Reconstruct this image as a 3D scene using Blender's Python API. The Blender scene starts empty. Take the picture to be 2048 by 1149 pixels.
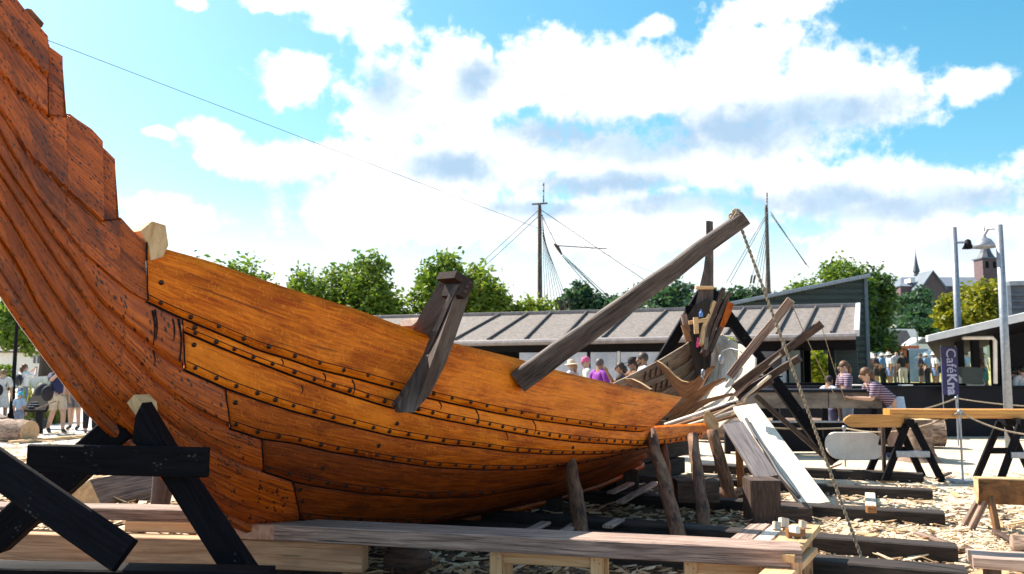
import bpy, bmesh, math, random
import numpy as np
from mathutils import Vector, Matrix
random.seed(7); np.random.seed(7)
R = math.radians
scene = bpy.context.scene
col = scene.collection

# ------------------------------------------------------------ camera
F = 1700.0; CX, CY = 1024.0, 574.5; H = 1.72; HOR = 725.0
PITCH = math.atan((HOR - CY) / F)
cam = bpy.data.cameras.new('camera'); cam.sensor_width = 36.0; cam.lens = F / 2048 * 36.0
cam.clip_start = 0.1; cam.clip_end = 3000
camo = bpy.data.objects.new('camera', cam); col.objects.link(camo)
camo.location = (0, 0, H); camo.rotation_euler = (math.pi / 2 + PITCH, 0, 0)
scene.camera = camo
cam.dof.use_dof = True; cam.dof.focus_distance = 7.6; cam.dof.aperture_fstop = 2.6

# ------------------------------------------------------------ sun, sky, exposure
SUN_AZ = R(-54); SUN_EL = R(48)        # azimuth from +Y, negative = left of the view
sl = bpy.data.lights.new('sun', 'SUN'); sl.energy = 5.0; sl.angle = R(0.5); sl.color = (1.0, 0.90, 0.76)
so = bpy.data.objects.new('sun', sl); col.objects.link(so)
sd = Vector((math.sin(SUN_AZ) * math.cos(SUN_EL), math.cos(SUN_AZ) * math.cos(SUN_EL), math.sin(SUN_EL)))
so.rotation_euler = (-sd).to_track_quat('-Z', 'Y').to_euler()
scene.view_settings.view_transform = 'Standard'; scene.view_settings.look = 'None'
scene.view_settings.exposure = 1.3; scene.view_settings.gamma = 1.0

def ray(px, py):
    dx = (px - CX) / F; dy = -(py - CY) / F
    c, s = math.cos(PITCH), math.sin(PITCH)
    return np.array([dx, c - dy * s, s + dy * c])
def at(px, py, Y):
    d = ray(px, py); return np.array([0, 0, H]) + d * (Y / d[1])
def gr(px, py, z=0.0):
    d = ray(px, py); return np.array([0, 0, H]) + d * ((z - H) / d[2])
def zat(py, Y): return at(CX, py, Y)[2]

W = bpy.data.worlds.new('World'); scene.world = W; W.use_nodes = True
nt = W.node_tree; nt.nodes.clear()
def nd(t, typ, ins=None, **kw):
    n = t.nodes.new(typ)
    for k, v in kw.items(): setattr(n, k, v)
    if ins:
        for k, v in ins.items():
            s = n.inputs[k]
            if hasattr(v, 'is_output') or isinstance(v, bpy.types.NodeSocket): t.links.new(v, s)
            else: s.default_value = v
    return n
CLOUD = [(900,180,210,105),(760,225,110,85),(1090,150,190,85),(1240,165,210,95),(1450,160,180,110),(1600,190,210,100),(1730,215,140,70),
 (1500,85,120,40),(800,340,230,70),(1000,320,260,100),(700,420,140,70),(900,430,340,75),(1250,330,220,90),(1250,450,320,80),(1500,300,250,80),
 (1650,375,210,60),(1850,395,260,60),(1900,480,260,60),(470,315,110,40),(600,325,110,45),(590,160,78,62),(430,268,60,27),(325,270,36,13),
 (340,428,110,36),(690,20,150,45),(770,65,65,42),(1540,8,120,32),(1315,48,48,24),(1950,168,66,34),(390,5,30,14),(560,10,90,22)]
SHADE = [(1480,258,270,52),(1290,275,210,46),(1660,232,140,40),(1130,262,130,36),(770,180,48,42),(955,165,50,34),(1200,368,150,28),(1650,402,150,28),(900,330,110,36),(1820,415,200,30),(1400,408,190,26),(1560,225,130,34),(1950,500,120,26),(1080,420,130,22)]
def azel(px, py):
    d = ray(px, py); d = d / np.linalg.norm(d)
    return math.atan2(d[0], d[1]), math.asin(d[2])
tc = nd(nt, 'ShaderNodeTexCoord')
sp = nd(nt, 'ShaderNodeSeparateXYZ', {0: tc.outputs['Generated']})
az = nd(nt, 'ShaderNodeMath', {0: sp.outputs[0], 1: sp.outputs[1]}, operation='ARCTAN2')
el = nd(nt, 'ShaderNodeMath', {0: sp.outputs[2]}, operation='ARCSINE')
uv0 = nd(nt, 'ShaderNodeCombineXYZ', {0: az.outputs[0], 1: el.outputs[0]})
nz = nd(nt, 'ShaderNodeTexNoise', {'Vector': uv0.outputs[0], 'Scale': 15.0, 'Detail': 9.0, 'Roughness': 0.58})
nz2 = nd(nt, 'ShaderNodeTexNoise', {'Vector': uv0.outputs[0], 'Scale': 6.0, 'Detail': 4.0})
ctr = nd(nt, 'ShaderNodeVectorMath', {0: nz2.outputs['Color'], 1: (0.5, 0.5, 0.5)}, operation='SUBTRACT')
dist = nd(nt, 'ShaderNodeVectorMath', {0: ctr.outputs[0], 1: (0.045, 0.03, 0)}, operation='MULTIPLY')
ctr2 = nd(nt, 'ShaderNodeVectorMath', {0: nz.outputs['Color'], 1: (0.5, 0.5, 0.5)}, operation='SUBTRACT')
dist2 = nd(nt, 'ShaderNodeVectorMath', {0: ctr2.outputs[0], 1: (0.03, 0.03, 0)}, operation='MULTIPLY')
uvd = nd(nt, 'ShaderNodeVectorMath', {0: uv0.outputs[0], 1: dist.outputs[0]}, operation='ADD')
uvd = nd(nt, 'ShaderNodeVectorMath', {0: uvd.outputs[0], 1: dist2.outputs[0]}, operation='ADD')
def blobs(lst):
    acc = None
    for (cx, cy, rx, ry) in lst:
        u, v = azel(cx, cy)
        a = nd(nt, 'ShaderNodeVectorMath', {0: uvd.outputs[0], 1: (u, v, 0)}, operation='SUBTRACT')
        b = nd(nt, 'ShaderNodeVectorMath', {0: a.outputs[0], 1: (F / rx, F / ry, 0)}, operation='MULTIPLY')
        c = nd(nt, 'ShaderNodeVectorMath', {0: b.outputs[0]}, operation='LENGTH')
        if acc is None: acc = c.outputs['Value']
        else: acc = nd(nt, 'ShaderNodeMath', {0: acc, 1: c.outputs['Value'], 2: 0.25}, operation='SMOOTH_MIN').outputs[0]
    return acc
def mrange(t, val, a, b, c, d): return nd(t, 'ShaderNodeMapRange', {0: val, 1: a, 2: b, 3: c, 4: d}, interpolation_type='SMOOTHSTEP').outputs[0]
nz3 = nd(nt, 'ShaderNodeTexNoise', {'Vector': uv0.outputs[0], 'Scale': 42.0, 'Detail': 8.0, 'Roughness': 0.6})
puff = nd(nt, 'ShaderNodeMath', {0: nz.outputs['Fac'], 1: -1.5, 2: 0.75}, operation='MULTIPLY_ADD').outputs[0]
puff = nd(nt, 'ShaderNodeMath', {0: nz3.outputs['Fac'], 1: -1.3, 2: nd(nt, 'ShaderNodeMath', {0: puff, 1: 0.65}, operation='ADD').outputs[0]}, operation='MULTIPLY_ADD').outputs[0]
dens = mrange(nt, nd(nt, 'ShaderNodeMath', {0: blobs(CLOUD), 1: puff}, operation='ADD').outputs[0], 1.10, 0.55, 0.0, 1.0)
shd = mrange(nt, nd(nt, 'ShaderNodeMath', {0: blobs(SHADE), 1: nd(nt, 'ShaderNodeMath', {0: puff, 1: -0.9}, operation='MULTIPLY').outputs[0]}, operation='ADD').outputs[0], 1.75, 0.25, 0.0, 1.0)
# loose cloud over the rest of the sky, outside the picture
oth = mrange(nt, nd(nt, 'ShaderNodeTexNoise', {'Vector': tc.outputs['Generated'], 'Scale': 3.2, 'Detail': 7.0, 'Roughness': 0.6}).outputs['Fac'], 0.5, 0.66, 0.0, 0.9)
beh = mrange(nt, sp.outputs[1], 0.75, 0.45, 0.0, 1.0)
oth = nd(nt, 'ShaderNodeMath', {0: oth, 1: beh}, operation='MULTIPLY')
dens = nd(nt, 'ShaderNodeMath', {0: dens, 1: oth.outputs[0]}, operation='MAXIMUM')
sky = nd(nt, 'ShaderNodeTexSky', sky_type='NISHITA', sun_disc=False, sun_elevation=SUN_EL, sun_rotation=SUN_AZ, air_density=1.0, dust_density=1.2, ozone_density=1.5)
sat = nd(nt, 'ShaderNodeHueSaturation', {'Hue': 0.47, 'Saturation': 1.38, 'Value': 0.75, 'Color': sky.outputs[0]})
ccol = nd(nt, 'ShaderNodeMix', {0: shd, 6: (5.5, 5.4, 5.35, 1), 7: (1.85, 2.6, 3.4, 1)}, data_type='RGBA')
wisp = mrange(nt, nd(nt, 'ShaderNodeTexNoise', {'Vector': uvd.outputs[0], 'Scale': 9.0, 'Detail': 8.0, 'Roughness': 0.6}).outputs['Fac'], 0.42, 0.68, 0.0, 0.75)
ccol = nd(nt, 'ShaderNodeMix', {0: wisp, 6: ccol.outputs[2], 7: (3.1, 3.75, 4.5, 1)}, data_type='RGBA')
mixc = nd(nt, 'ShaderNodeMix', {0: dens.outputs[0], 6: sat.outputs[0], 7: ccol.outputs[2]}, data_type='RGBA')
hz_ = mrange(nt, el.outputs[0], 0.20, 0.03, 0.0, 0.85)
mixc = nd(nt, 'ShaderNodeMix', {0: hz_, 6: mixc.outputs[2], 7: (4.9, 4.85, 4.9, 1)}, data_type='RGBA')
bg = nd(nt, 'ShaderNodeBackground', {'Color': mixc.outputs[2], 'Strength': 0.11})
wo = nd(nt, 'ShaderNodeOutputWorld', {'Surface': bg.outputs[0]})

# ------------------------------------------------------------ materials
MATS = {}
def newmat(name):
    m = bpy.data.materials.new(name); m.use_nodes = True; t = m.node_tree; t.nodes.clear()
    o = nd(t, 'ShaderNodeOutputMaterial'); p = nd(t, 'ShaderNodeBsdfPrincipled')
    t.links.new(p.outputs[0], o.inputs[0]); MATS[name] = m
    return m, t, p
def c4(c): return (c[0], c[1], c[2], 1.0)
def ramp(t, fac, stops):
    r = nd(t, 'ShaderNodeValToRGB', {0: fac}); e = r.color_ramp.elements
    while len(e) < len(stops): e.new(0.5)
    for i, (p, c) in enumerate(stops): e[i].position = p; e[i].color = c4(c)
    return r.outputs[0]
def mixrgb(t, fac, a, b, mode='MIX'):
    n = nd(t, 'ShaderNodeMix', None, data_type='RGBA', blend_type=mode)
    for k, v in ((0, fac), (6, a), (7, b)):
        if isinstance(v, bpy.types.NodeSocket): t.links.new(v, n.inputs[k])
        else: n.inputs[k].default_value = v if k == 0 else c4(v)
    return n.outputs[2]
def wood(name, dark, light, rough=0.6, grain=(2.5, 34), bump=0.25, blotch=None, blot_amt=0.5, specks=None, speck_scale=55, speck_lo=0.44, coat=0.0, knots=False, cracks=0.0, spec=0.5, fleck=0.0, gold=None, weather=None):
    m, t, p = newmat(name)
    tcn = nd(t, 'ShaderNodeTexCoord')
    mp = nd(t, 'ShaderNodeMapping', {'Vector': tcn.outputs['UV'], 'Scale': (grain[0], grain[1], 1)})
    n1 = nd(t, 'ShaderNodeTexNoise', {'Vector': mp.outputs[0], 'Scale': 1.0, 'Detail': 6.0, 'Roughness': 0.65, 'Distortion': 0.7})
    c = ramp(t, n1.outputs['Fac'], [(0.36, dark), (0.64, light)])
    n2 = nd(t, 'ShaderNodeTexNoise', {'Vector': nd(t, 'ShaderNodeMapping', {'Vector': tcn.outputs['UV'], 'Scale': (1.6, 5.0, 1)}).outputs[0], 'Scale': 1.0, 'Detail': 5.0, 'Roughness': 0.6, 'Distortion': 0.5})
    if blotch:
        f = mrange(t, n2.outputs['Fac'], 0.45, 0.68, 0.0, blot_amt); c = mixrgb(t, f, c, blotch)
    hgt = n1.outputs['Fac']
    n6 = nd(t, 'ShaderNodeTexNoise', {'Vector': nd(t, 'ShaderNodeMapping', {'Vector': tcn.outputs['UV'], 'Scale': (0.9, 1.6, 1), 'Location': (3.3, 1.7, 0)}).outputs[0], 'Scale': 1.0, 'Detail': 7.0, 'Roughness': 0.7, 'Distortion': 0.6})
    if gold: c = mixrgb(t, mrange(t, n6.outputs['Fac'], 0.46, 0.64, 0.0, 0.65), c, gold)
    if weather: c = mixrgb(t, mrange(t, n6.outputs['Fac'], 0.50, 0.36, 0.0, 0.7), c, weather)
    if fleck:
        n5 = nd(t, 'ShaderNodeTexNoise', {'Vector': nd(t, 'ShaderNodeMapping', {'Vector': tcn.outputs['UV'], 'Scale': (26, 15, 1)}).outputs[0], 'Scale': 1.0, 'Detail': 3.0, 'Distortion': 2.2})
        c = mixrgb(t, mrange(t, n5.outputs['Fac'], 0.58, 0.66, 0.0, fleck), c, tuple(min(1, x * 1.5 + 0.02) for x in light))
    if knots:
        v = nd(t, 'ShaderNodeTexVoronoi', {'Vector': nd(t, 'ShaderNodeMapping', {'Vector': tcn.outputs['UV'], 'Scale': (2.2, 6.5, 1)}).outputs[0], 'Scale': 1.0})
        f = mrange(t, v.outputs['Distance'], 0.13, 0.04, 0.0, 0.85); c = mixrgb(t, f, c, (dark[0] * 0.4, dark[1] * 0.3, dark[2] * 0.25))
    if cracks:
        n3 = nd(t, 'ShaderNodeTexNoise', {'Vector': nd(t, 'ShaderNodeMapping', {'Vector': tcn.outputs['UV'], 'Scale': (1.4, 60, 1)}).outputs[0], 'Scale': 1.0, 'Detail': 3.0, 'Distortion': 0.4})
        f = mrange(t, n3.outputs['Fac'], 0.37, 0.31, 0.0, cracks); c = mixrgb(t, f, c, (0.012, 0.008, 0.006))
    if specks:
        v = nd(t, 'ShaderNodeTexVoronoi', {'Vector': nd(t, 'ShaderNodeMapping', {'Vector': tcn.outputs['UV'], 'Scale': (speck_scale, speck_scale * 1.4, 1)}).outputs[0], 'Scale': 1.0, 'Randomness': 1.0})
        f = mrange(t, v.outputs['Distance'], 0.34, 0.22, 0.0, 1.0)
        n4 = nd(t, 'ShaderNodeTexNoise', {'Vector': tcn.outputs['UV'], 'Scale': 7.0, 'Detail': 3.0})
        f = nd(t, 'ShaderNodeMath', {0: f, 1: mrange(t, n4.outputs['Fac'], speck_lo, speck_lo + 0.16, 0.0, 0.9)}, operation='MULTIPLY').outputs[0]
        c = mixrgb(t, f, c, specks)
    oi = nd(t, 'ShaderNodeObjectInfo')
    vr = nd(t, 'ShaderNodeMapRange', {0: oi.outputs['Random'], 1: 0.0, 2: 1.0, 3: 0.84, 4: 1.12})
    c = nd(t, 'ShaderNodeHueSaturation', {'Value': vr.outputs[0], 'Color': c}).outputs[0]
    t.links.new(c, p.inputs['Base Color'])
    rr = nd(t, 'ShaderNodeMapRange', {0: n2.outputs['Fac'], 1: 0.3, 2: 0.7, 3: max(0.05, rough - 0.12), 4: min(1, rough + 0.12)})
    t.links.new(rr.outputs[0], p.inputs['Roughness'])
    p.inputs['Specular IOR Level'].default_value = spec
    if coat: p.inputs['Coat Weight'].default_value = coat; p.inputs['Coat Roughness'].default_value = 0.25
    b = nd(t, 'ShaderNodeBump', {'Strength': bump, 'Distance': 0.02, 'Height': hgt}); t.links.new(b.outputs[0], p.inputs['Normal'])
    return m
def plain(name, c1, c2=None, scale=6.0, rough=0.7, bump=0.0, metal=0.0, coord='Object', spec=0.5, stretch=(1, 1, 1), lo=0.35, hi=0.65):
    m, t, p = newmat(name); c2 = c2 or tuple(x * 0.8 for x in c1)
    tcn = nd(t, 'ShaderNodeTexCoord')
    mp = nd(t, 'ShaderNodeMapping', {'Vector': tcn.outputs[coord], 'Scale': stretch})
    n = nd(t, 'ShaderNodeTexNoise', {'Vector': mp.outputs[0], 'Scale': scale, 'Detail': 6.0, 'Roughness': 0.65})
    t.links.new(ramp(t, n.outputs['Fac'], [(lo, c2), (hi, c1)]), p.inputs['Base Color'])
    p.inputs['Roughness'].default_value = rough; p.inputs['Metallic'].default_value = metal; p.inputs['Specular IOR Level'].default_value = spec
    if bump:
        b = nd(t, 'ShaderNodeBump', {'Strength': bump, 'Distance': 0.03, 'Height': n.outputs['Fac']}); t.links.new(b.outputs[0], p.inputs['Normal'])
    return m
def leafmat(name, c):
    m, t, p = newmat(name)
    o = [n for n in t.nodes if n.type == 'OUTPUT_MATERIAL'][0]
    p.inputs['Base Color'].default_value = c4(c); p.inputs['Roughness'].default_value = 0.5; p.inputs['Specular IOR Level'].default_value = 0.3
    tr = nd(t, 'ShaderNodeBsdfTranslucent', {'Color': c4((min(1, c[0] * 1.5), min(1, c[1] * 1.5), c[2] * 0.8))})
    mx = nd(t, 'ShaderNodeMixShader', {0: 0.35, 1: p.outputs[0], 2: tr.outputs[0]}); t.links.new(mx.outputs[0], o.inputs[0])
    return m

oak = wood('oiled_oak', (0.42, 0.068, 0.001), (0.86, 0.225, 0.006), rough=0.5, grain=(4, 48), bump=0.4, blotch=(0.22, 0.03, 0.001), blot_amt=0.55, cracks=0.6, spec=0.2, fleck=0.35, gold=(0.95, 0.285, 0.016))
oakd = wood('oiled_oak_dark', (0.11, 0.017, 0.001), (0.30, 0.060, 0.003), rough=0.5, grain=(4, 44), bump=0.4, blotch=(0.04, 0.006, 0.001), blot_amt=0.6, cracks=0.7, spec=0.2, fleck=0.3)  # for the lower strakes: oak copy with the hull's shade put into its colour
oaks = wood('tarred_stem_oak', (0.24, 0.036, 0.001), (0.66, 0.135, 0.004), rough=0.28, grain=(3, 60), bump=0.5, blotch=(0.10, 0.012, 0.001), blot_amt=0.45, specks=(0.004, 0.003, 0.003), speck_scale=24, speck_lo=0.36, cracks=0.8, spec=0.5, weather=(0.055, 0.009, 0.002))
oakp = wood('fresh_oak', (0.42, 0.25, 0.11), (0.66, 0.46, 0.25), rough=0.65, grain=(4, 30), bump=0.25)
oaki = wood('grey_oak_inside', (0.13, 0.09, 0.06), (0.36, 0.27, 0.19), rough=0.7, grain=(4, 34), bump=0.3, blotch=(0.08, 0.05, 0.035), cracks=0.6)
oakw = wood('pale_oak_inside', (0.56, 0.48, 0.38), (0.78, 0.70, 0.60), rough=0.7, grain=(4, 34), bump=0.3, blotch=(0.36, 0.27, 0.18), blot_amt=0.5, cracks=0.4)
ribm = wood('rib_oak', (0.085, 0.032, 0.010), (0.27, 0.12, 0.038), rough=0.6, grain=(4, 30), bump=0.3)
tar = wood('black_tarred_timber', (0.002, 0.002, 0.003), (0.007, 0.007, 0.011), rough=0.7, grain=(3, 50), bump=0.35, specks=(0.07, 0.065, 0.065), speck_scale=30, speck_lo=0.56, spec=0.1)
clampm = wood('weathered_dark_wood', (0.013, 0.009, 0.009), (0.095, 0.066, 0.058), rough=0.75, grain=(3, 34), bump=0.6, blotch=(0.22, 0.19, 0.18), blot_amt=0.45, cracks=0.8)
grey = wood('weathered_grey_plank', (0.17, 0.105, 0.085), (0.56, 0.40, 0.33), rough=0.8, grain=(2.2, 46), bump=0.7, cracks=0.8, blotch=(0.24, 0.17, 0.15))
greyd = wood('dark_grey_plank', (0.06, 0.052, 0.058), (0.19, 0.17, 0.18), rough=0.75, grain=(2.2, 46), bump=0.4, cracks=0.5)
brownw = wood('weathered_brown_plank', (0.10, 0.06, 0.05), (0.34, 0.24, 0.19), rough=0.8, grain=(2.2, 40), bump=0.6, cracks=0.8)
pine = wood('fresh_pine', (0.56, 0.29, 0.12), (0.80, 0.52, 0.28), rough=0.6, grain=(1.5, 24), bump=0.15, knots=True)
pineo = wood('old_pine', (0.40, 0.20, 0.10), (0.66, 0.40, 0.23), rough=0.7, grain=(1.5, 26), bump=0.3, knots=True, blotch=(0.27, 0.15, 0.09), cracks=0.5)
barkd = wood('dark_bark', (0.045, 0.02, 0.008), (0.22, 0.10, 0.035), rough=0.9, grain=(4, 14), bump=1.0, cracks=0.7)
oakm = wood('oiled_oak_mid', (0.22, 0.034, 0.001), (0.52, 0.125, 0.005), rough=0.5, grain=(4, 48), bump=0.4, blotch=(0.12, 0.017, 0.001), blot_amt=0.6, cracks=0.65, spec=0.2, fleck=0.4)  # halfway oak copy; on the strakes it holds part of the hull's shade
endgr = wood('pink_end_grain', (0.42, 0.19, 0.12), (0.64, 0.38, 0.27), rough=0.8, grain=(14, 10), bump=0.3)
orangeb = wood('varnished_board', (0.40, 0.15, 0.025), (0.64, 0.32, 0.07), rough=0.4, grain=(1.4, 30), bump=0.15)
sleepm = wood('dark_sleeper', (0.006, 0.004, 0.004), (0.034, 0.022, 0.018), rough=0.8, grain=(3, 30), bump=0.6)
darkbl = wood('dark_block', (0.022, 0.012, 0.009), (0.10, 0.055, 0.04), rough=0.75, grain=(5, 30), bump=0.5)
barkp = wood('prop_bark', (0.035, 0.014, 0.008), (0.22, 0.105, 0.055), rough=0.85, grain=(5, 22), bump=1.0, blotch=(0.38, 0.24, 0.15), blot_amt=0.6)
barkl = wood('log_bark', (0.08, 0.05, 0.035), (0.38, 0.27, 0.21), rough=0.9, grain=(4, 12), bump=1.0, cracks=0.6)
logend = plain('log_end', (0.55, 0.38, 0.22), (0.38, 0.24, 0.13), scale=14, rough=0.85)
ropem = plain('hemp_rope', (0.44, 0.36, 0.26), (0.16, 0.12, 0.09), scale=60, rough=0.9, bump=0.5)
wirem = plain('dark_cord', (0.05, 0.05, 0.06), rough=0.6)
iron = plain('rusty_iron', (0.05, 0.025, 0.018), (0.015, 0.010, 0.010), scale=30, rough=0.55, metal=0.5)
rivetm = plain('dark_rivet', (0.030, 0.012, 0.007), (0.015, 0.006, 0.005), scale=40, rough=0.4, metal=0.4)
steel = plain('galvanised_steel', (0.30, 0.33, 0.38), (0.20, 0.23, 0.28), scale=12, rough=0.45, metal=0.5)
roofm = plain('roof_felt', (0.20, 0.178, 0.168), (0.10, 0.088, 0.084), scale=9, rough=0.9, bump=0.3)
seamm = plain('roof_batten', (0.09, 0.075, 0.075), rough=0.8)
blackp = plain('black_paint', (0.007, 0.007, 0.010), (0.004, 0.004, 0.006), scale=9, rough=0.7, spec=0.15)
navyp = plain('dark_navy_paint', (0.008, 0.009, 0.017), (0.005, 0.006, 0.011), scale=4, rough=0.6, spec=0.2)
greenclad = plain('dark_green_cladding', (0.035, 0.055, 0.055), (0.022, 0.036, 0.038), scale=3, rough=0.65, stretch=(1, 1, 6))
blueclad = plain('grey_blue_cladding', (0.10, 0.125, 0.17), (0.06, 0.08, 0.11), scale=4, rough=0.6)
palem = plain('pale_painted_trim', (0.62, 0.64, 0.66), (0.5, 0.52, 0.55), rough=0.6)
gutterm = plain('grey_gutter', (0.27, 0.245, 0.25), (0.18, 0.16, 0.165), rough=0.6)
whitem = plain('white_paint', (0.78, 0.78, 0.76), (0.68, 0.68, 0.66), rough=0.6)
concm = plain('stained_counter_board', (0.20, 0.175, 0.15), (0.06, 0.05, 0.045), scale=2.2, rough=0.6, stretch=(1, 1, 2))
glassm = plain('painted_reflection_glass', (0.50, 0.56, 0.68), (0.26, 0.32, 0.42), scale=1.2, rough=0.08, spec=0.9)  # bluish white reflection put into the pane colour
glassd = plain('dark_glass', (0.05, 0.06, 0.085), (0.02, 0.025, 0.035), scale=2.0, rough=0.08, spec=0.8)
groundwhite = plain('bright_ground_white', (0.74, 0.70, 0.64), (0.60, 0.56, 0.50), scale=5, rough=0.8)
brickm = plain('church_brick', (0.16, 0.10, 0.11), (0.11, 0.075, 0.085), scale=0.5, rough=0.8)  # church brick, slate and spire colours have bluish distance haze mixed in
slatem = plain('church_slate', (0.13, 0.16, 0.21), (0.09, 0.12, 0.16), scale=0.3, rough=0.7)
spirem = plain('spire_copper', (0.06, 0.075, 0.10), rough=0.6)
# ground: trodden sand and shavings
m, t, p = newmat('sand'); sand = m
tcn = nd(t, 'ShaderNodeTexCoord')
n1 = nd(t, 'ShaderNodeTexNoise', {'Vector': tcn.outputs['Object'], 'Scale': 1.1, 'Detail': 8.0, 'Roughness': 0.7})
n2 = nd(t, 'ShaderNodeTexNoise', {'Vector': tcn.outputs['Object'], 'Scale': 22.0, 'Detail': 5.0, 'Roughness': 0.7})
c = ramp(t, n1.outputs['Fac'], [(0.3, (0.50, 0.41, 0.30)), (0.7, (0.68, 0.58, 0.46))])
c = mixrgb(t, mrange(t, n2.outputs['Fac'], 0.5, 0.38, 0.0, 0.55), c, (0.24, 0.165, 0.10))
t.links.new(c, p.inputs['Base Color']); p.inputs['Roughness'].default_value = 0.95
b = nd(t, 'ShaderNodeBump', {'Strength': 0.6, 'Distance': 0.03, 'Height': n2.outputs['Fac']}); t.links.new(b.outputs[0], p.inputs['Normal'])
chipA = plain('chip_pale', (0.66, 0.53, 0.37), (0.54, 0.41, 0.27), scale=9, rough=0.85)
chipB = plain('chip_tan', (0.50, 0.33, 0.18), (0.38, 0.23, 0.12), scale=9, rough=0.85)
chipC = plain('chip_brown', (0.15, 0.085, 0.05), rough=0.85)
shadechips = plain('shade_brown_chips', (0.12, 0.07, 0.042), (0.035, 0.02, 0.013), scale=16, rough=0.95, bump=0.6)  # chips darkened: the shade under the hull is put into the colour
pavem = plain('pale_paving', (0.56, 0.53, 0.50), (0.46, 0.43, 0.41), scale=2, rough=0.9)
lawnm = plain('dry_lawn', (0.36, 0.33, 0.13), (0.20, 0.22, 0.07), scale=0.8, rough=0.95)
hillm = plain('hill_grass', (0.05, 0.085, 0.03), (0.03, 0.06, 0.025), scale=0.1, rough=0.95)
trunkm = plain('tree_bark', (0.07, 0.05, 0.04), (0.03, 0.022, 0.02), scale=12, rough=0.9, bump=0.5)
LG = [leafmat('leaf_green_a', (0.10, 0.17, 0.022)), leafmat('leaf_green_b', (0.17, 0.25, 0.035)), leafmat('leaf_green_c', (0.055, 0.11, 0.018))]
LY = [leafmat('leaf_lime_a', (0.20, 0.21, 0.02)), leafmat('leaf_lime_b', (0.12, 0.15, 0.02)), leafmat('leaf_lime_c', (0.28, 0.26, 0.03))]
LT = [leafmat('leaf_dark_a', (0.035, 0.085, 0.05)), leafmat('leaf_dark_b', (0.055, 0.115, 0.06)), leafmat('leaf_dark_c', (0.02, 0.055, 0.04))]
LB = [leafmat('leaf_bright_a', (0.24, 0.30, 0.02)), leafmat('leaf_bright_b', (0.34, 0.38, 0.03)), leafmat('leaf_bright_c', (0.14, 0.20, 0.02))]
LR = [leafmat('reed_a', (0.16, 0.19, 0.05)), leafmat('reed_b', (0.30, 0.27, 0.12)), leafmat('reed_c', (0.07, 0.11, 0.03))]

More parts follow.
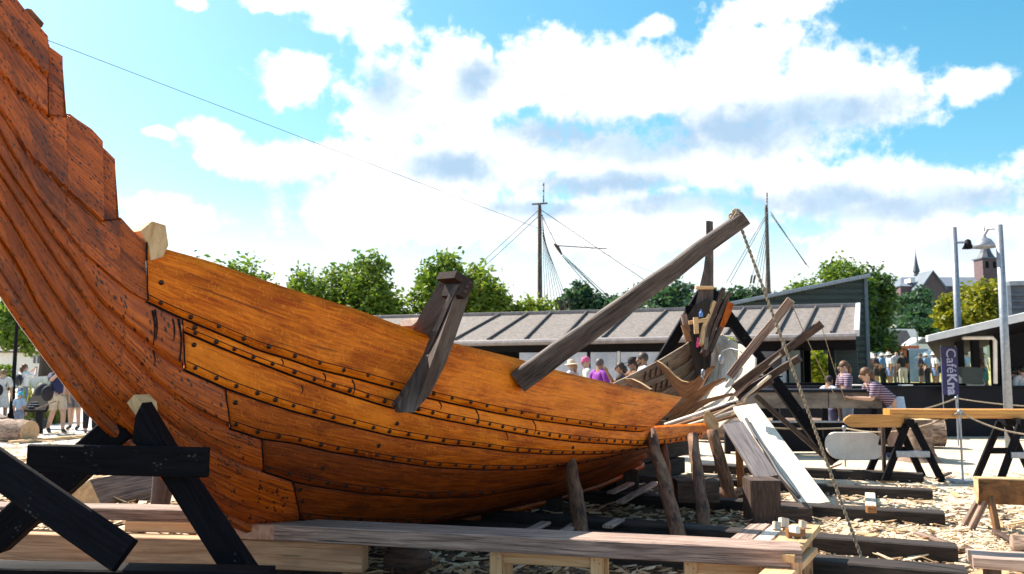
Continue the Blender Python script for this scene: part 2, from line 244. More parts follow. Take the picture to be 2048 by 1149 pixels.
# ------------------------------------------------------------ mesh builder
def V(p): return np.array([float(p[0]), float(p[1]), float(p[2])])
def unit(v):
    v = V(v); return v / (np.linalg.norm(v) + 1e-12)
class MB:
    def __init__(s): s.v = []; s.f = []; s.uv = []; s.mi = []
    def add(s, verts, faces, uvs=None, mi=0):
        o = len(s.v); s.v += [tuple(map(float, q)) for q in verts]
        for i, fc in enumerate(faces):
            s.f.append(tuple(o + k for k in fc)); s.mi.append(mi)
            s.uv.append(uvs[i] if uvs else [(verts[k][0] + verts[k][1] * 0.7, verts[k][2]) for k in fc])
    def bar(s, p0, p1, w, h, up=(0, 0, 1), ch=0.006, mi=0, w1=None, h1=None, nseg=1, wob=0.0):
        p0, p1 = V(p0), V(p1); d = unit(p1 - p0); upv = V(up)
        if abs(np.dot(d, unit(upv))) > 0.97: upv = V((0, 1, 0.01))
        sd = unit(np.cross(d, upv)); u2 = unit(np.cross(sd, d))
        w1 = w if w1 is None else w1; h1 = h if h1 is None else h1
        L = np.linalg.norm(p1 - p0); o = random.random() * 9
        vs = []; us = []; ch = min(ch, w * 0.2, h * 0.2)
        for i in range(nseg + 1):
            k = i / nseg; ww = (w + (w1 - w) * k) / 2; hh = (h + (h1 - h) * k) / 2
            c = p0 + (p1 - p0) * k
            if wob and 0 < i < nseg: c = c + sd * random.uniform(-wob, wob) + u2 * random.uniform(-wob, wob)
            for (a, b) in ((ww - ch, hh), (ww, hh - ch), (ww, -hh + ch), (ww - ch, -hh), (-ww + ch, -hh), (-ww, -hh + ch), (-ww, hh - ch), (-ww + ch, hh)):
                vs.append(c + sd * a + u2 * b)
        per = [0, ch, h, h + ch, h + w, h + w + ch, 2 * h + w, 2 * h + w + ch, 2 * h + 2 * w]
        fs = []
        for i in range(nseg):
            for j in range(8):
                a = i * 8 + j; b2 = i * 8 + (j + 1) % 8
                fs.append((a, b2, b2 + 8, a + 8)); u0, u1 = o + L * i / nseg, o + L * (i + 1) / nseg
                us.append([(u0, per[j]), (u0, per[j + 1]), (u1, per[j + 1]), (u1, per[j])])
        n0 = nseg * 8
        fs.append(tuple(range(7, -1, -1))); fs.append(tuple(range(n0, n0 + 8)))
        for q in fs[-2:]: us.append([(o + np.dot(vs[k] - p0, u2) * 0.3, np.dot(vs[k] - p0, sd)) for k in q])
        s.add(vs, fs, us, mi); return s
    def box(s, x0, x1, y0, y1, z0, z1, ch=0.006, mi=0):
        if x1 - x0 >= max(y1 - y0, 0): s.bar((x0, (y0 + y1) / 2, (z0 + z1) / 2), (x1, (y0 + y1) / 2, (z0 + z1) / 2), y1 - y0, z1 - z0, ch=ch, mi=mi)
        else: s.bar(((x0 + x1) / 2, y0, (z0 + z1) / 2), ((x0 + x1) / 2, y1, (z0 + z1) / 2), x1 - x0, z1 - z0, ch=ch, mi=mi)
        return s
    def tube(s, pts, rad, n=8, mi=0, cap=True, wob=0.0):
        pts = [V(p) for p in pts]; m = len(pts)
        if not hasattr(rad, '__len__'): rad = [rad] * m
        ref = None; vs = []; acc = 0; us = []; fs = []; lens = []
        for i in range(m):
            d = unit(pts[min(i + 1, m - 1)] - pts[max(i - 1, 0)])
            if ref is None: ref = unit(np.cross(d, (0, 0, 1) if abs(d[2]) < 0.9 else (0, 1, 0)))
            ref = unit(ref - d * np.dot(ref, d)); b = np.cross(d, ref)
            if i: acc += np.linalg.norm(pts[i] - pts[i - 1])
            lens.append(acc)
            for j in range(n):
                a = 2 * math.pi * j / n; r = rad[i] * (1 + (random.uniform(-wob, wob) if wob else 0))
                vs.append(pts[i] + (ref * math.cos(a) + b * math.sin(a)) * r)
        for i in range(m - 1):
            for j in range(n):
                a, b2 = i * n + j, i * n + (j + 1) % n
                fs.append((a, a + n, b2 + n, b2)); c = 2 * math.pi * max(rad[i], 0.01)
                us.append([(lens[i], c * j / n), (lens[i + 1], c * j / n), (lens[i + 1], c * (j + 1) / n), (lens[i], c * (j + 1) / n)])
        if cap:
            for q in (tuple(range(n)), tuple(range((m - 1) * n + n - 1, (m - 1) * n - 1, -1))):
                fs.append(q); us.append([(vs[k][0], vs[k][2]) for k in q])
        s.add(vs, fs, us, mi); return s
    def grid(s, P, mi=0, u0=0.0, flip=False):
        nr, nc = len(P), len(P[0]); vs = [V(P[i][j]) for i in range(nr) for j in range(nc)]
        mid = [V(P[nr // 2][j]) for j in range(nc)]; uu = [u0]
        for j in range(1, nc): uu.append(uu[-1] + np.linalg.norm(mid[j] - mid[j - 1]))
        cc = [V(P[i][nc // 2]) for i in range(nr)]; vv = [0.0]
        for i in range(1, nr): vv.append(vv[-1] + np.linalg.norm(cc[i] - cc[i - 1]))
        fs = []; us = []
        for i in range(nr - 1):
            for j in range(nc - 1):
                q = [(i, j), (i + 1, j), (i + 1, j + 1), (i, j + 1)]
                if flip: q = q[::-1]
                fs.append(tuple(a * nc + b for a, b in q)); us.append([(uu[b], vv[a] + u0 * 0.37) for a, b in q])
        s.add(vs, fs, us, mi); return s
    def plate(s, poly, off, mi=0, along=None):
        poly = [V(p) for p in poly]; off = V(off); n = len(poly); vs = poly + [p + off for p in poly]
        c = sum(poly) / n
        if along is not None and abs(np.dot(unit(along), unit(off))) > 0.9:
            al = unit(along); b1 = unit(np.cross(al, (0.1, 0.2, 1))); b2 = np.cross(al, b1); o = random.random() * 7
            f = lambda p: (o + np.dot(p - c, al), np.dot(p - c, b1) + np.dot(p - c, b2) * 0.8)
            fs = [tuple(range(n)), tuple(range(2 * n - 1, n - 1, -1))] + [(i, i + n, (i + 1) % n + n, (i + 1) % n) for i in range(n)]
            s.add(vs, fs, [[f(vs[k]) for k in q] for q in fs], mi); return s
        a = unit(along) if along is not None else unit(max((p - c for p in poly), key=lambda q: np.linalg.norm(q)))
        nn = unit(off); b = np.cross(a, nn); o = random.random() * 7
        f = lambda p: (o + np.dot(p - c, a), np.dot(p - c, b) + np.dot(p - c, nn) * 0.3)
        fs = [tuple(range(n)), tuple(range(2 * n - 1, n - 1, -1))] + [(i, i + n, (i + 1) % n + n, (i + 1) % n) for i in range(n)]
        us = [[f(vs[k]) for k in q] for q in fs]
        s.add(vs, fs, us, mi); return s
    def lathe(s, c, prof, n=16, mi=0):
        vs = []; fs = []
        for (r, z) in prof:
            for j in range(n):
                a = 2 * math.pi * j / n; vs.append((c[0] + r * math.cos(a), c[1] + r * math.sin(a), c[2] + z))
        for i in range(len(prof) - 1):
            for j in range(n):
                a, b2 = i * n + j, i * n + (j + 1) % n; fs.append((a, b2, b2 + n, a + n))
        s.add(vs, fs, None, mi); return s
    def ell(s, c, r, n=10, m=7, mi=0, rot=None):
        vs = []; fs = []
        for i in range(m + 1):
            th = math.pi * i / m
            for j in range(n):
                a = 2 * math.pi * j / n; q = V((r[0] * math.sin(th) * math.cos(a), r[1] * math.sin(th) * math.sin(a), r[2] * math.cos(th)))
                if rot is not None: q = rot @ q
                vs.append(V(c) + q)
        for i in range(m):
            for j in range(n):
                a, b2 = i * n + j, i * n + (j + 1) % n; fs.append((a, a + n, b2 + n, b2))
        s.add(vs, fs, None, mi); return s
    def build(s, name, mats, parent=None, smooth=False, base=None):
        if not isinstance(mats, (list, tuple)): mats = [mats]
        if parent is not None: b = wloc(parent)
        elif base is not None: b = V(base)
        else:
            a = np.array(s.v); b = np.array([(a[:, 0].min() + a[:, 0].max()) / 2, (a[:, 1].min() + a[:, 1].max()) / 2, a[:, 2].min()])
        me = bpy.data.meshes.new(name); me.from_pydata([tuple(V(q) - b) for q in s.v], [], s.f)
        uvl = me.uv_layers.new(name='UVMap'); flat = [c for fc in s.uv for q in fc for c in q]
        uvl.data.foreach_set('uv', flat); me.polygons.foreach_set('material_index', s.mi)
        for mm in mats: me.materials.append(mm)
        if smooth: me.polygons.foreach_set('use_smooth', [True] * len(s.f))
        o = bpy.data.objects.new(name, me); col.objects.link(o)
        if parent is not None: o.parent = parent
        else: o.location = b
        return o
def wloc(o):
    l = V(o.location)
    while o.parent: o = o.parent; l = l + V(o.location)
    return l
def tag(o, label=None, cat=None, group=None, kind=None):
    if label: o['label'] = label
    if cat: o['category'] = cat
    if group: o['group'] = group
    if kind: o['kind'] = kind
    return o
def thing(name, loc, label, cat, group=None):
    o = bpy.data.objects.new(name, None); col.objects.link(o); o.location = tuple(map(float, loc)); o.empty_display_size = 0.1
    return tag(o, label, cat, group)
def dup(root, loc, rz=0.0, label=None, group=None, scale=None):
    r = root.copy(); col.objects.link(r); r.location = tuple(map(float, loc)); r.rotation_euler = (0, 0, rz)
    if label: r['label'] = label
    if group: r['group'] = group
    if scale: r.scale = (scale,) * 3
    for ch in list(root.children):
        c = ch.copy(); col.objects.link(c); c.parent = r
        for g in list(ch.children):
            d = g.copy(); col.objects.link(d); d.parent = c
    return r
def solid(o, th, off=-1):
    mo = o.modifiers.new('solid', 'SOLIDIFY'); mo.thickness = th; mo.offset = off; return o
def lerp(a, b, k): return V(a) * (1 - k) + V(b) * k
# ------------------------------------------------------------ the ship
AX = V((-3.6, 5.0, 0)); BX = V((3.1, 13.5, 0)); AB = BX - AX
UD = unit(AB); ND = np.array([UD[1], -UD[0], 0.0])
def curtain(B, e, side=1, N=600):
    t = np.linspace(0.0, 1.0, N); sn = np.maximum(np.sin(np.pi * t), 1e-6)
    b = np.where(t < 0.5, sn ** e, sn ** 0.6) * B
    b = np.maximum(b, 0.035)
    P = AX[None, :] + AB[None, :] * t[:, None] + ND[None, :] * (b * side)[:, None]
    return t, P
class Seam:
    def __init__(s, B, e, pts, side=1, sm=9):
        s.t, s.P = curtain(B, e, side); r = s.P[:, 0] / s.P[:, 1]
        k = int(np.argmax(r)) + 1; s.r, s.Y, s.tt = r[:k], s.P[:k, 1], s.t[:k]
        xs = np.array([p[0] for p in pts], float); ys = np.array([p[1] for p in pts], float)
        gx = np.arange(-260, 1500.0)
        gy = np.interp(gx, xs, ys)
        m0 = (ys[1] - ys[0]) / (xs[1] - xs[0]); gy = np.where(gx < xs[0], ys[0] + m0 * (gx - xs[0]), gy)
        m1 = (ys[-1] - ys[-2]) / (xs[-1] - xs[-2]); gy = np.where(gx > xs[-1], ys[-1] + m1 * (gx - xs[-1]), gy)
        if sm:
            k = np.ones(2 * sm + 1) / (2 * sm + 1)
            for _ in range(2): gy = np.convolve(np.pad(gy, sm, mode='reflect', reflect_type='odd'), k, 'valid')
        s.gx, s.gy = gx, gy
    def y(s, px): return float(np.interp(px, s.gx, s.gy))
    def p3(s, px, py=None, out=0.0):
        py = s.y(px) if py is None else py
        d = ray(px, py); Y = float(np.interp(d[0] / d[1], s.r, s.Y))
        return np.array([0, 0, H]) + d * (Y / d[1]) + ND * out
S0 = Seam(1.25, 1.1, [(290,485),(337,500),(410,520),(512,555),(565,573),(640,596),(701,615),(791,648),(870,675),(901,685),(1037,718),(1094,736),(1184,758),(1272,777),(1340,790),(1365,795)], sm=4)
S1 = Seam(1.24, 1.12, [(0,266),(8,280),(39,332),(73,392),(115,442),(162,502),(219,552),(261,586),(288,601),(319,616),(353,632),(392,648),(450,672),(515,700),(580,719),(630,737),(700,754),(811,784),(856,796),(940,815),(987,825),(1053,837),(1125,847),(1206,858),(1278,863),(1420,853)])
S2 = Seam(1.20, 1.15, [(290,630),(363,662),(447,698),(580,750),(657,777),(769,812),(880,838),(960,853),(1024,865),(1097,877),(1159,884),(1284,891),(1338,887),(1384,876),(1420,862)])
S3 = Seam(1.12, 1.2, [(0,314),(26,356),(65,410),(104,473),(146,523),(183,580),(198,602),(261,660),(300,694),(345,730),(365,738),(447,775),(515,800),(580,821),(664,843),(779,871),(887,888),(960,895),(1009,902),(1100,908),(1206,907),(1285,896),(1380,880)])
S4 = Seam(1.0, 1.28, [(0,350),(39,410),(86,484),(130,546),(167,599),(209,651),(245,693),(300,754),(345,792),(384,821),(452,855),(521,877),(589,886),(650,901),(699,909),(783,923),(856,933),(960,939),(1034,938),(1103,933),(1160,926),(1250,905),(1330,885)])
S5 = Seam(0.78, 1.36, [(0,410),(34,463),(78,541),(131,620),(178,685),(225,737),(261,774),(302,812),(354,857),(407,891),(472,923),(521,941),(584,962),(630,972),(727,986),(856,996),(960,992),(1100,968),(1250,920),(1330,890)])
S6 = Seam(0.45, 1.45, [(0,478),(39,536),(73,610),(117,675),(157,724),(198,777),(264,842),(330,905),(420,978),(472,1006),(537,1028),(595,1038),(664,1045),(804,1050),(880,1042),(960,1025),(1060,1000),(1250,935),(1330,897)])
SK = Seam(0.045, 1.0, [(0,561),(39,623),(84,685),(141,761),(183,816),(227,858),(265,890),(330,946),(420,1018),(500,1054),(600,1074),(700,1074),(800,1062),(960,1030),(1100,998),(1200,968),(1300,920),(1360,880)])
SEAMS = [S0, S1, S2, S3, S4, S5, S6, SK]
Tm = lambda p: V(p) - 2 * np.dot(V(p) - AX, ND) * ND          # mirror to the far side
ship = thing('wooden_ship', tuple(AX + AB * 0.5), 'large orange oiled oak clinker ship under construction with a stepped carved prow on the left', 'ship')

def strake_rows(a, b, xs, nr=7, lap=0.032, bulge=0.02, xb=None, tuck=True):
    """rows of points from upper seam a to lower seam b; the lower edge stands proud of the strake below"""
    rows = [[a.p3(x) + np.array([0, 0, 0.045]) - ND * 0.03 for x in xs]] if tuck else []
    for i in range(nr):
        k = i / (nr - 1); row = []
        for j, x in enumerate(xs):
            x2 = xb[j] if xb is not None else x
            p = a.p3(x); q = b.p3(x2)
            row.append(lerp(p, q, k) + ND * (lap * k ** 1.3 + bulge * math.sin(math.pi * k)))
        rows.append(row)
    # undersides of the lap
    rows.append([r - ND * 0.03 + np.array([0, 0, 0.004]) for r in rows[-1]])
    return rows
def strake(a, b, x0, x1, mat, lap=0.032, n=64, x1b=None, far=True, name='strake', x0b=None, farx=None):
    xs = np.linspace(x0, x1, n); xb = np.linspace(x0 if x0b is None else x0b, x1 if x1b is None else x1b, n) if (x1b or x0b) else None
    rows = strake_rows(a, b, xs, lap=lap, xb=xb, tuck=a is not S0)
    u0 = random.random() * 8
    o = MB().grid(rows, u0=u0).build(name, mat, ship, smooth=True); solid(o, 0.028, -1)
    if far:
        rows = [[Tm(p) for p in r] for r in rows]
        o2 = MB().grid(rows, u0=u0 + 3, flip=True).build(name, oaki, ship, smooth=True); solid(o2, 0.028, -1)
    return o
strake(S0, S1, 291, 1365, oak, n=110, x1b=1291)
strake(S1, S2, 363, 1418, oak, n=100)
strake(S2, S3, 365, 1400, oak, n=100)
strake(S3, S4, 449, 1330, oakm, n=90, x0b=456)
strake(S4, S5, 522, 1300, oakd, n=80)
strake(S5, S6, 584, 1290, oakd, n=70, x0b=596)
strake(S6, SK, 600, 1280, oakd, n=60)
# carved stem: hood ends of the same strakes, out of one dark timber
def stem_piece(a, b, x0, x1, lap=0.032, x1b=None, n=44, nr=7, groove=True):
    xs = np.linspace(x0, x1, n); xb = np.linspace(x0, x1 if x1b is None else x1b, n)
    rows = strake_rows(a, b, xs, nr=nr, lap=lap, bulge=0.012, xb=xb)
    mb.grid(rows, u0=3.1); rows = [[Tm(p) for p in r] for r in rows]; mb.grid(rows, u0=5.7, flip=True)
mb = MB()
stem_piece(S1, S3, -190, 362, n=60)
stem_piece(S3, S4, -190, 447, x1b=454, n=70)
stem_piece(S4, S5, -190, 520, n=70)
stem_piece(S5, S6, -190, 583, x1b=594, n=70)
stem_piece(S6, SK, -190, 599, lap=0.0, n=76)
stem = mb.build('stem', oaks, ship, smooth=True)
# stepped upper part of the stem with its rebates and carved lines
TOPX = [-190,0,20,42,70,95,112,128,129.5,137,150,180,203,220,237,238,246,262,276,290]
TOPY = [-160,-26,0,28,60,88,100,112,222,230,240,260,285,300,317,432,440,458,472,485]
L1 = ([-190,0,26,50,70,91], [-120,80,100,122,142,158]); L2 = ([-190,0,26,60,86,110], [-70,157,184,210,231,252])
G1 = ([-190,0,23,44,60,99,141,193,215], [-30,225,261,298,319,353,392,438,452])
xs = sorted(set(list(np.arange(-190, 291, 4.0)) + TOPX + [91, 93, 203.5, 205.5]))
nr = 64; rows = [[] for _ in range(nr + 1)]
sstep = lambda k: max(0.0, min(1.0, k))
for x in xs:
    yt = float(np.interp(x, TOPX, TOPY)); yb = S1.y(x)
    for i in range(nr):
        k = i / (nr - 1); y = yt + (yb - yt) * k
        p = S1.p3(x, y); o = 0.034 * k
        dpx = 0.0
        for lx, ly, xm, d in (L1[0], L1[1], 91, 0.022), (L2[0], L2[1], 100, 0.026), (G1[0], G1[1], 205, 0.026):
            if x <= xm:
                g = y - float(np.interp(x, lx, ly))
                if g < 0: o += d
                elif g < 9: o += d * (1 - g / 9) * 0.15 - 0.012 * (1 - abs(g - 4) / 5)
        if x > 92 and y < 234 and x < 135: o -= 0.045
        if x > 204.5 and y < 441 and x < 240: o -= 0.045
        for jx, y1 in ((92, 236), (204.5, 442)):
            if abs(x - jx) < 2.2 and y < y1: o -= 0.03
        rows[i].append(p + ND * o)
    rows[nr].append(rows[nr - 1][-1] - ND * 0.03)
mb = MB().grid(rows, u0=1.2)
far = [[Tm(p) for p in r] for r in rows]; mb.grid(far, u0=2.2, flip=True)
mb.grid([rows[0], [lerp(a, b, 0.5) for a, b in zip(rows[0], far[0])], far[0]], flip=True, u0=4.0)
# the square back face of the timber
mb.grid([[r[-1] for r in rows[:nr]], [r[-1] for r in far[:nr]]], u0=2.0)
wing = mb.build('stem_wing', oaks, ship, smooth=False)
# keel band along the stem's outer edge
kp = [SK.p3(x, SK.y(x) + 3) for x in range(-190, 1290, 22)]
MB().tube([V(p) for p in kp], 0.048, n=8).build('keel', oaks, ship, smooth=True)
# tarred wool caulking showing as a dark line under each lap
for a, x0, x1 in ((S1, 291, 1285), (S2, 365, 1400), (S3, 366, 1300), (S4, 458, 1290), (S5, 523, 1280), (S6, 597, 1200)):
    MB().tube([a.p3(x, out=0.006) - np.array([0, 0, 0.004]) for x in np.linspace(x0, x1, 70)], 0.008, n=6).build('caulking', blackp, ship)
for (xa, sa, xb, sb) in ((291, S0, 291, S1), (363, S1, 365, S3), (448, S3, 456, S4), (521.5, S4, 521.5, S5), (583.5, S5, 596, S6)):
    MB().tube([lerp(sa.p3(xa), sb.p3(xb), k / 8) + ND * (0.022 * k / 8 + 0.012) for k in range(9)], 0.006, n=6).build('caulking', blackp, ship)
# rivets: along the laps
def surf(a, b, x, k, out=0.0):
    return lerp(a.p3(x), b.p3(x), k) + ND * (0.032 * k ** 1.3 + 0.02 * math.sin(math.pi * k) + out)
riv = []
def rivets(a, b, x0, x1, sp, k=0.87, r=0.019):
    x = x0; last = None
    while x < x1:
        p = surf(a, b, x, k + random.uniform(-.018, .018), 0.001)
        if last is None or np.linalg.norm(p - last) > sp * random.uniform(.86, 1.2): riv.append((p, r * random.uniform(.85, 1.12))); last = p
        x += 2.0
rivets(S0, S1, 316, 1280, 0.205, k=.935); rivets(S1, S2, 385, 1400, 0.155, k=.80); rivets(S2, S3, 385, 1285, 0.165); rivets(S3, S4, 466, 1240, 0.165)
rivets(S4, S5, 532, 1000, 0.175); rivets(S5, S6, 612, 900, 0.17)
for (x, a, b, k) in ((467,S3,S4,.3),(385,S1,S2,.4),(385,S2,S3,.25),(597,S5,S6,.2),(599,S5,S6,.5),(317,S0,S1,.6),(788,S2,S3,.55),(752,S3,S4,.5),(1140,S2,S3,.5),(640,S4,S5,.5)): riv.append((surf(a, b, x, k, 0.001), 0.02))
# scribed moulding line above each lap, and tar runs
for a, b, x0, x1, k in ((S0, S1, 293, 1288, .895), (S1, S2, 367, 1395, .66), (S2, S3, 368, 1300, .78), (S3, S4, 460, 1250, .80), (S4, S5, 526, 1100, .82), (S5, S6, 600, 1000, .82)):
    MB().tube([surf(a, b, x, k, 0.0) for x in np.linspace(x0, x1, 90)], 0.0035, n=5).build('scribed_line', blackp, ship)
for a, b, x, k0, k1, r in ((S1,S3,303,.15,.95,.007),(S1,S3,308,.1,.8,.006),(S3,S4,305,.05,.6,.005),(S1,S3,344,.1,.55,.006),(S1,S3,356,.05,.9,.008),(S1,S2,812,.1,.9,.008),(S1,S2,820,.1,.8,.006),(S1,S2,877,.1,.5,.007),(S1,S2,950,.1,.95,.008),(S1,S2,702,.15,.95,.008),(S1,S2,644,.2,.8,.007),(S1,S2,1064,.1,.95,.007),(S2,S3,600,.2,.45,.006),(S1,S2,560,.2,.7,.006),(S2,S3,1010,.1,.5,.006)):
    MB().tube([surf(a, b, x + math.sin(q * 4) * 2, k0 + (k1 - k0) * q, -0.001) for q in np.linspace(0, 1, 9)], [r * f for f in (1, 1.1, .8, .9, .7, .8, .6, .5, .7)], n=6).build('tar_run', blackp, ship)
riv.sort(key=lambda q: q[0][1])
def rivet_mb(mb, p, r):
    z = unit(ND * 0.92 + np.array([0, 0, -0.35])); a = unit(np.cross(z, (0, 0, 1))); b = np.cross(z, a); n = 8
    vs = [p + (a * math.cos(k * math.pi / 4) + b * math.sin(k * math.pi / 4)) * r + z * 0.0 for k in range(n)] + [p + (a * math.cos(k * math.pi / 4) + b * math.sin(k * math.pi / 4)) * r * 0.75 + z * 0.009 for k in range(n)] + [p + z * 0.012]
    fs = [(k, (k + 1) % n, n + (k + 1) % n, n + k) for k in range(n)] + [(n + k, n + (k + 1) % n, 2 * n) for k in range(n)]
    mb.add(vs, fs)
for p, r in riv[:100]:
    mb = MB(); rivet_mb(mb, p, r); mb.build('rivet', rivetm, ship)
mb = MB()
for p, r in riv[100:]: rivet_mb(mb, p, r)
tag(mb.build('rivets', rivetm, ship), kind='stuff')
# diagonal landing at the aft end of the top strake, pale end plate of the second strake
def ppoly(pts, Y): return [at(x, y, Y) for x, y in pts]
pe = S2.p3(1418); Ye = pe[1] - 0.2
MB().plate(ppoly([(1409,826),(1419,822),(1432,836),(1438,848),(1436,862),(1420,862),(1406,846)], Ye), (0.01, 0.05, 0)).build('plank_clamp_plate', oakp, ship)
# far side of the stern
FT = [Seam(1.25, 1.1, p, side=-1, sm=6) for p in (
 [(1100,812),(1180,788),(1250,755),(1315,722),(1374,687),(1396,664)],
 [(1100,835),(1180,812),(1255,778),(1300,760),(1347,741),(1381,721),(1402,690)],
 [(1100,860),(1200,835),(1280,800),(1320,784),(1349,768),(1381,748),(1405,715)],
 [(1100,890),(1220,850),(1300,822),(1345,800),(1381,778),(1408,742)],
 [(1100,930),(1240,880),(1320,845),(1360,822),(1390,800),(1412,765)])]
for a, b in zip(FT[:-1], FT[1:]):
    rows = []
    for i in range(4):
        k = i / 3; rows.append([lerp(a.p3(x), b.p3(x), k) + ND * (0.03 * k) * -1 for x in np.linspace(1120, 1400, 40)])
    solid(MB().grid(rows, u0=random.random() * 9).build('stern_strake', oaki, ship, smooth=True), 0.03, 1)
# light rails and treenail rows on the inside of the far strakes
for s in FT[1:3]:
    for x in range(1285, 1335, 11):
        p = s.p3(x, s.y(x) - 5) + ND * 0.035; q = s.p3(x + 3, s.y(x) - 22) + ND * 0.03
        MB().bar(p, q, 0.02, 0.02).build('clench_nail', iron, ship)
# near side of the stern, seen from the inside: strakes fanned out, upper ends still loose
C0 = [(1424,650,13.4),(1408,690,13.2),(1402,730,13.0),(1398,765,12.7),(1380,805,12.2),(1345,845,11.6),(1325,862,11.4)]
C1 = [(1441,668,13.3),(1482,690,12.2),(1510,716,11.6),(1508,750,11.3),(1490,792,11.1),(1482,822,11.1),(1440,860,11.0)]
def samp(C, k):
    k = k * (len(C) - 1); i = min(int(k), len(C) - 2); return tuple(C[i][j] + (C[i + 1][j] - C[i][j]) * (k - i) for j in range(3))
nst = 3
for s in range(nst):
    rows = []
    for i in range(5):
        w = (s + i / 4) / nst; row = []
        for j in range(31):
            k = j / 30; a = samp(C0, k); b = samp(C1, k)
            q = tuple(a[m] + (b[m] - a[m]) * w for m in range(3))
            row.append(at(q[0], q[1], q[2] + 0.42 + 0.85 * k + 0.02 * (i / 4) + 0.05 * math.sin(math.pi * w)))
        rows.append(row)
    solid(MB().grid(rows, u0=random.random() * 9).build('stern_strake', oakw, ship, smooth=True), 0.03, 1)
# frames (U shaped floor timbers)
def frame(top, bot, Y0, Y1, name='frame', mat=ribm, th=0.07):
    n = len(top); mb = MB()
    f = [lambda pts, i=i: at(pts[i][0], pts[i][1], Y0 + (Y1 - Y0) * i / (n - 1)) for i in range(n)]
    T = [f[i](top) for i in range(n)]; B = [f[i](bot) for i in range(n)]; d = UD * th
    mb.grid([[q + d for q in T], T], mi=1, u0=2.0); mb.grid([T, B, [q + d for q in B], [q + d for q in T]], u0=random.random() * 5)  # top faces use pale oak: the sunlit edge is put into the colour
    return mb.build(name, [mat, oakp], ship)
frame([(1312,722),(1322,727),(1335,738),(1348,752),(1362,762),(1376,765),(1390,759),(1402,748),(1414,738),(1426,731)],
      [(1313,727),(1324,742),(1336,760),(1348,778),(1360,792),(1376,800),(1390,788),(1403,770),(1414,750),(1425,737)], 12.95, 12.7)
frame([(1338,822),(1355,812),(1372,800),(1388,787),(1405,775),(1425,764),(1446,756)], [(1336,850),(1356,838),(1374,822),(1390,806),(1406,792),(1426,774),(1447,759)], 12.75, 12.45)
frame([(1305,840),(1330,842),(1350,835),(1370,820),(1390,806),(1415,797),(1440,791),(1464,786)], [(1302,850),(1330,853),(1352,850),(1373,836),(1392,820),(1416,806),(1440,798),(1465,791)], 12.55, 12.25)
frame([(1247,757),(1262,758),(1280,766),(1300,779)], [(1250,764),(1264,772),(1282,778),(1300,783)], 12.2, 11.9)
# loose planks and ribbands lying inside the stern
for (a, b, Ya, Yb, m_) in (((1330,850),(1478,800),11.5,11.7,oakw),((1338,856),(1486,808),11.35,11.6,ribm),((1352,858),(1488,816),11.3,11.5,oakw),((1375,858),(1490,826),11.25,11.45,ribm),((1398,846),(1470,812),11.3,11.55,oaki),((1420,836),(1488,812),11.4,11.5,darkbl),((1408,826),(1470,806),11.5,11.65,darkbl)):
    MB().bar(at(*a, Ya + .55), at(*b, Yb + .45), 0.10, 0.035, nseg=3).build('ribband', m_, ship)
# bundle of long plank ends that rise at the stern
for top, mid, bot, m_ in (((1429,604),(1406,655),(1402,690),oakp),((1446,578),(1420,650),(1404,708),darkbl),((1458,586),(1430,650),(1410,712),darkbl),((1462,608),(1438,660),(1420,705),darkbl),((1439,600),(1414,655),(1409,702),oaki)):
    mb = MB(); mb.bar(at(*top, 13.3), at(*mid, 13.25), 0.06, 0.11, up=(0, 1, 0)); mb.bar(at(*mid, 13.25), at(*bot, 13.1), 0.06, 0.11, up=(0, 1, 0)); mb.build('plank_end', m_, ship)
MB().plate(ppoly([(1456,603),(1468,608),(1462,628),(1440,672),(1434,664),(1446,635)], 13.2), (0, 0.08, 0)).build('plank_end', oakm, ship)
# stern post with its tall tapering head
sp_pts = [(1412,442),(1420,442),(1421,500),(1421,575),(1420,640),(1416,720),(1408,800),(1396,800),(1388,735),(1382,690),(1378,640),(1390,612),(1398,578),(1407,540),(1412,500)]
MB().plate(ppoly(sp_pts, 13.35), tuple(UD * 0.11), along=(0, 0, 1)).build('stern_post', clampm, ship)
MB().plate(ppoly([(1370,640),(1388,612),(1412,598),(1424,640),(1420,700),(1406,762),(1392,748),(1381,705)], 13.22), tuple(UD * 0.06)).build('stern_knee', sleepm, ship)
MB().bar(at(1391,576,13.3), at(1427,576,13.3), 0.1, 0.05).build('cross_batten', oakp, ship)
MB().bar(at(1368,650,13.1), at(1378,684,13.1), 0.09, 0.08, up=(0, 1, 0)).build('upright_batten', ribm, ship)
MB().bar(at(1367,629,13.15), at(1375,664,13.15), 0.09, 0.08, up=(0, 1, 0)).build('upright_batten', brownw, ship)
MB().bar(at(1377,646,13.05), at(1414,640,13.05), 0.06, 0.06).build('cross_batten', oakp, ship)
MB().bar(at(1391,635,12.98), at(1393,668,12.98), 0.07, 0.05, up=(0, 1, 0)).build('upright_batten', oakp, ship)

